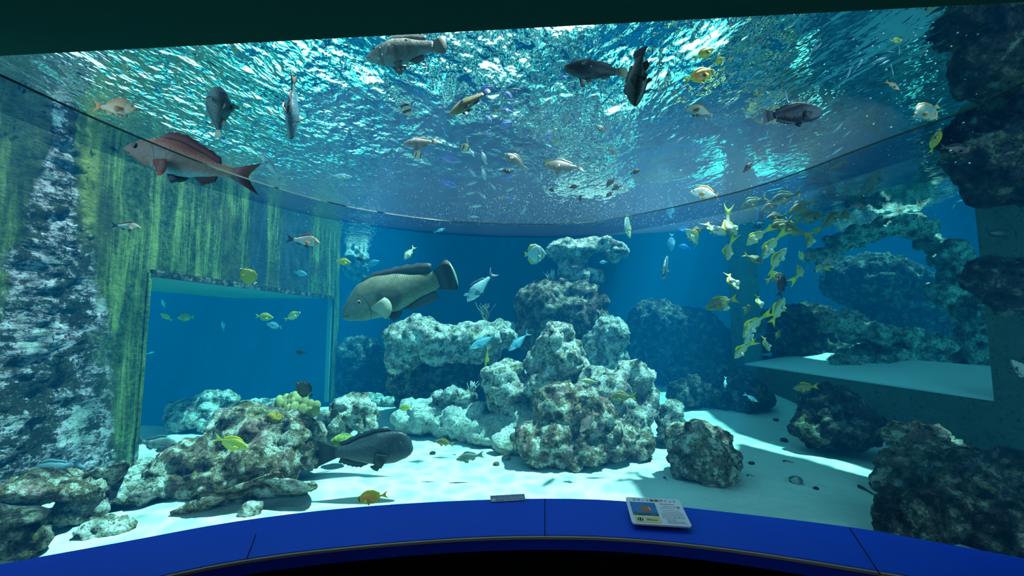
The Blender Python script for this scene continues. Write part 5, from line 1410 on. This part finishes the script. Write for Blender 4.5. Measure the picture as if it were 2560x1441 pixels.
bl, br, tl = at_z(1581, 1309, SILL_Z + .020), at_z(1731, 1318, SILL_Z + .020), at_z(1567, 1243, SILL_Z + .045)
W = (br - bl).length; fr = frame_from(bl, br, tl); H = (tl - bl).dot(fr.col[1].to_3d())
sign = bpy.data.objects.new('information_sign', None); COL.objects.link(sign); sign.matrix_world = fr
tag(sign, 'white information board in Japanese about anemonefish lying on the blue sill', 'sign')
panel('board', rounded(W, H, .012), -.006, 0, 'white_board', sign)
u = lambda a: a * W
h_ = lambda b: b * H
panel('foot', rect(u(.12), h_(.1), u(.88), h_(.9)), -.019, -.0061, 'black', sign, 'dark mounting foot')
ph = panel('picture', rect(u(.055), h_(.30), u(.51), h_(.80)), .0002, .0010, 'photo', sign, 'photo of an orange fish in a sea anemone')
def oval(cx, cy_, rx, ry, n=20, a=0): return [(cx + rx * cos(2 * pi * i / n) * cos(a) - ry * sin(2 * pi * i / n) * sin(a), cy_ + rx * cos(2 * pi * i / n) * sin(a) + ry * sin(2 * pi * i / n) * cos(a)) for i in range(n)]
panel('printed_fish', oval(u(.32), h_(.55), u(.10), h_(.10), a=.15), .0010, .0014, 'orange_ink', ph)
panel('fish_tail', [(u(.22), h_(.54)), (u(.18), h_(.48)), (u(.185), h_(.58))], .0010, .0014, 'orange_ink', ph)
panel('fish_stripe', [(u(.362), h_(.62)), (u(.375), h_(.63)), (u(.405), h_(.50)), (u(.392), h_(.49))], .0014, .0017, 'white_ink', ph)
cd = panel('yellow_card', rect(u(.075), h_(.045), u(.505), h_(.255)), .0002, .0008, 'card', sign, 'pale yellow box with a small banded fish drawing')
panel('drawn_fish', oval(u(.16), h_(.15), u(.05), h_(.065)), .0008, .0012, 'ink', cd)
panel('drawn_tail', [(u(.205), h_(.15)), (u(.24), h_(.18)), (u(.24), h_(.12))], .0008, .0012, 'white_ink', cd)
panel('drawn_band', rect(u(.133), h_(.095), u(.143), h_(.205)), .0012, .0015, 'white_ink', cd)
panel('drawn_band', rect(u(.176), h_(.10), u(.186), h_(.20)), .0012, .0015, 'white_ink', cd)
panel('drawn_belly', oval(u(.16), h_(.10), u(.014), h_(.022)), .0012, .0015, 'orange_ink', cd)
panel('caption_line', rect(u(.27), h_(.135), u(.45), h_(.155)), .0008, .0011, 'ink', cd)
panel('caption_line', rect(u(.27), h_(.175), u(.34), h_(.192)), .0008, .0011, 'grey_ink', cd)
text_mesh('title_text', 'クマノミ観察ポイント', H * .115, 'ink', sign, (u(.11), h_(.855), .0003), u(.80))
text_mesh('heading_text', 'ハマクマノミ', H * .085, 'ink', sign, (u(.61), h_(.645), .0003), u(.25))
text_mesh('heading_text', 'サンゴイソギンチャク', H * .070, 'ink', sign, (u(.56), h_(.245), .0003), u(.38))
tag_red = panel('text_line', rect(u(.60), h_(.765), u(.86), h_(.785)), .0002, .0004, 'red_ink', sign)
for yy, a, b in ((.60, .58, .82), (.53, .60, .90), (.47, .60, .92), (.42, .56, .95), (.375, .56, .95), (.335, .56, .93), (.20, .60, .80), (.165, .62, .78), (.135, .62, .92), (.10, .62, .92), (.07, .60, .95)):
    panel('text_line', rect(u(a), h_(yy), u(b), h_(yy + .010)), .0002, .0004, 'grey_ink', sign)
panel('round_mark', oval(u(.91), h_(.665), u(.030), h_(.042)), .0002, .0005, 'grey_ink', sign)

# small do-not-touch plate on the glass edge
M['plate_glass'] = plain('grey_blue_plate', (.14, .20, .36), .3, .5)
bl, br, tl = at_z(1227, 1256, SILL_Z + .004), at_z(1314, 1251, SILL_Z + .004), None
tl = bl + (at_z(1226, 1240, SILL_Z + .016) - bl)
fr = frame_from(bl, br, tl); W = (br - bl).length; H = (tl - bl).dot(fr.col[1].to_3d())
ns = bpy.data.objects.new('notice_plate', None); COL.objects.link(ns); ns.matrix_world = fr
tag(ns, 'small grey notice plate with white Japanese text at the glass edge', 'sign')
panel('plate', rect(0, 0, W, H), -.003, 0, 'plate_glass', ns)
text_mesh('notice_text', 'アクリルにふれないでください', H * .26, 'white_ink', ns, (W * .20, H * .36, .0003), W * .77)
text_mesh('notice_text', "Don't touch glass", H * .20, 'white_ink', ns, (W * .40, H * .09, .0003), W * .42)
rg = bmesh.new()
ro, ri = oval(W * .085, H * .30, W * .068, H * .24), oval(W * .085, H * .30, W * .055, H * .19)
vo = [rg.verts.new((x, y, .0006)) for x, y in ro]; vi = [rg.verts.new((x, y, .0006)) for x, y in ri]
for i in range(20): rg.faces.new([vo[i], vo[(i + 1) % 20], vi[(i + 1) % 20], vi[i]])
bm_obj('no_touch_mark', rg, M['white_ink'], ns)
panel('hand_mark', oval(W * .085, H * .30, W * .026, H * .12), .0003, .0007, 'white_ink', ns)
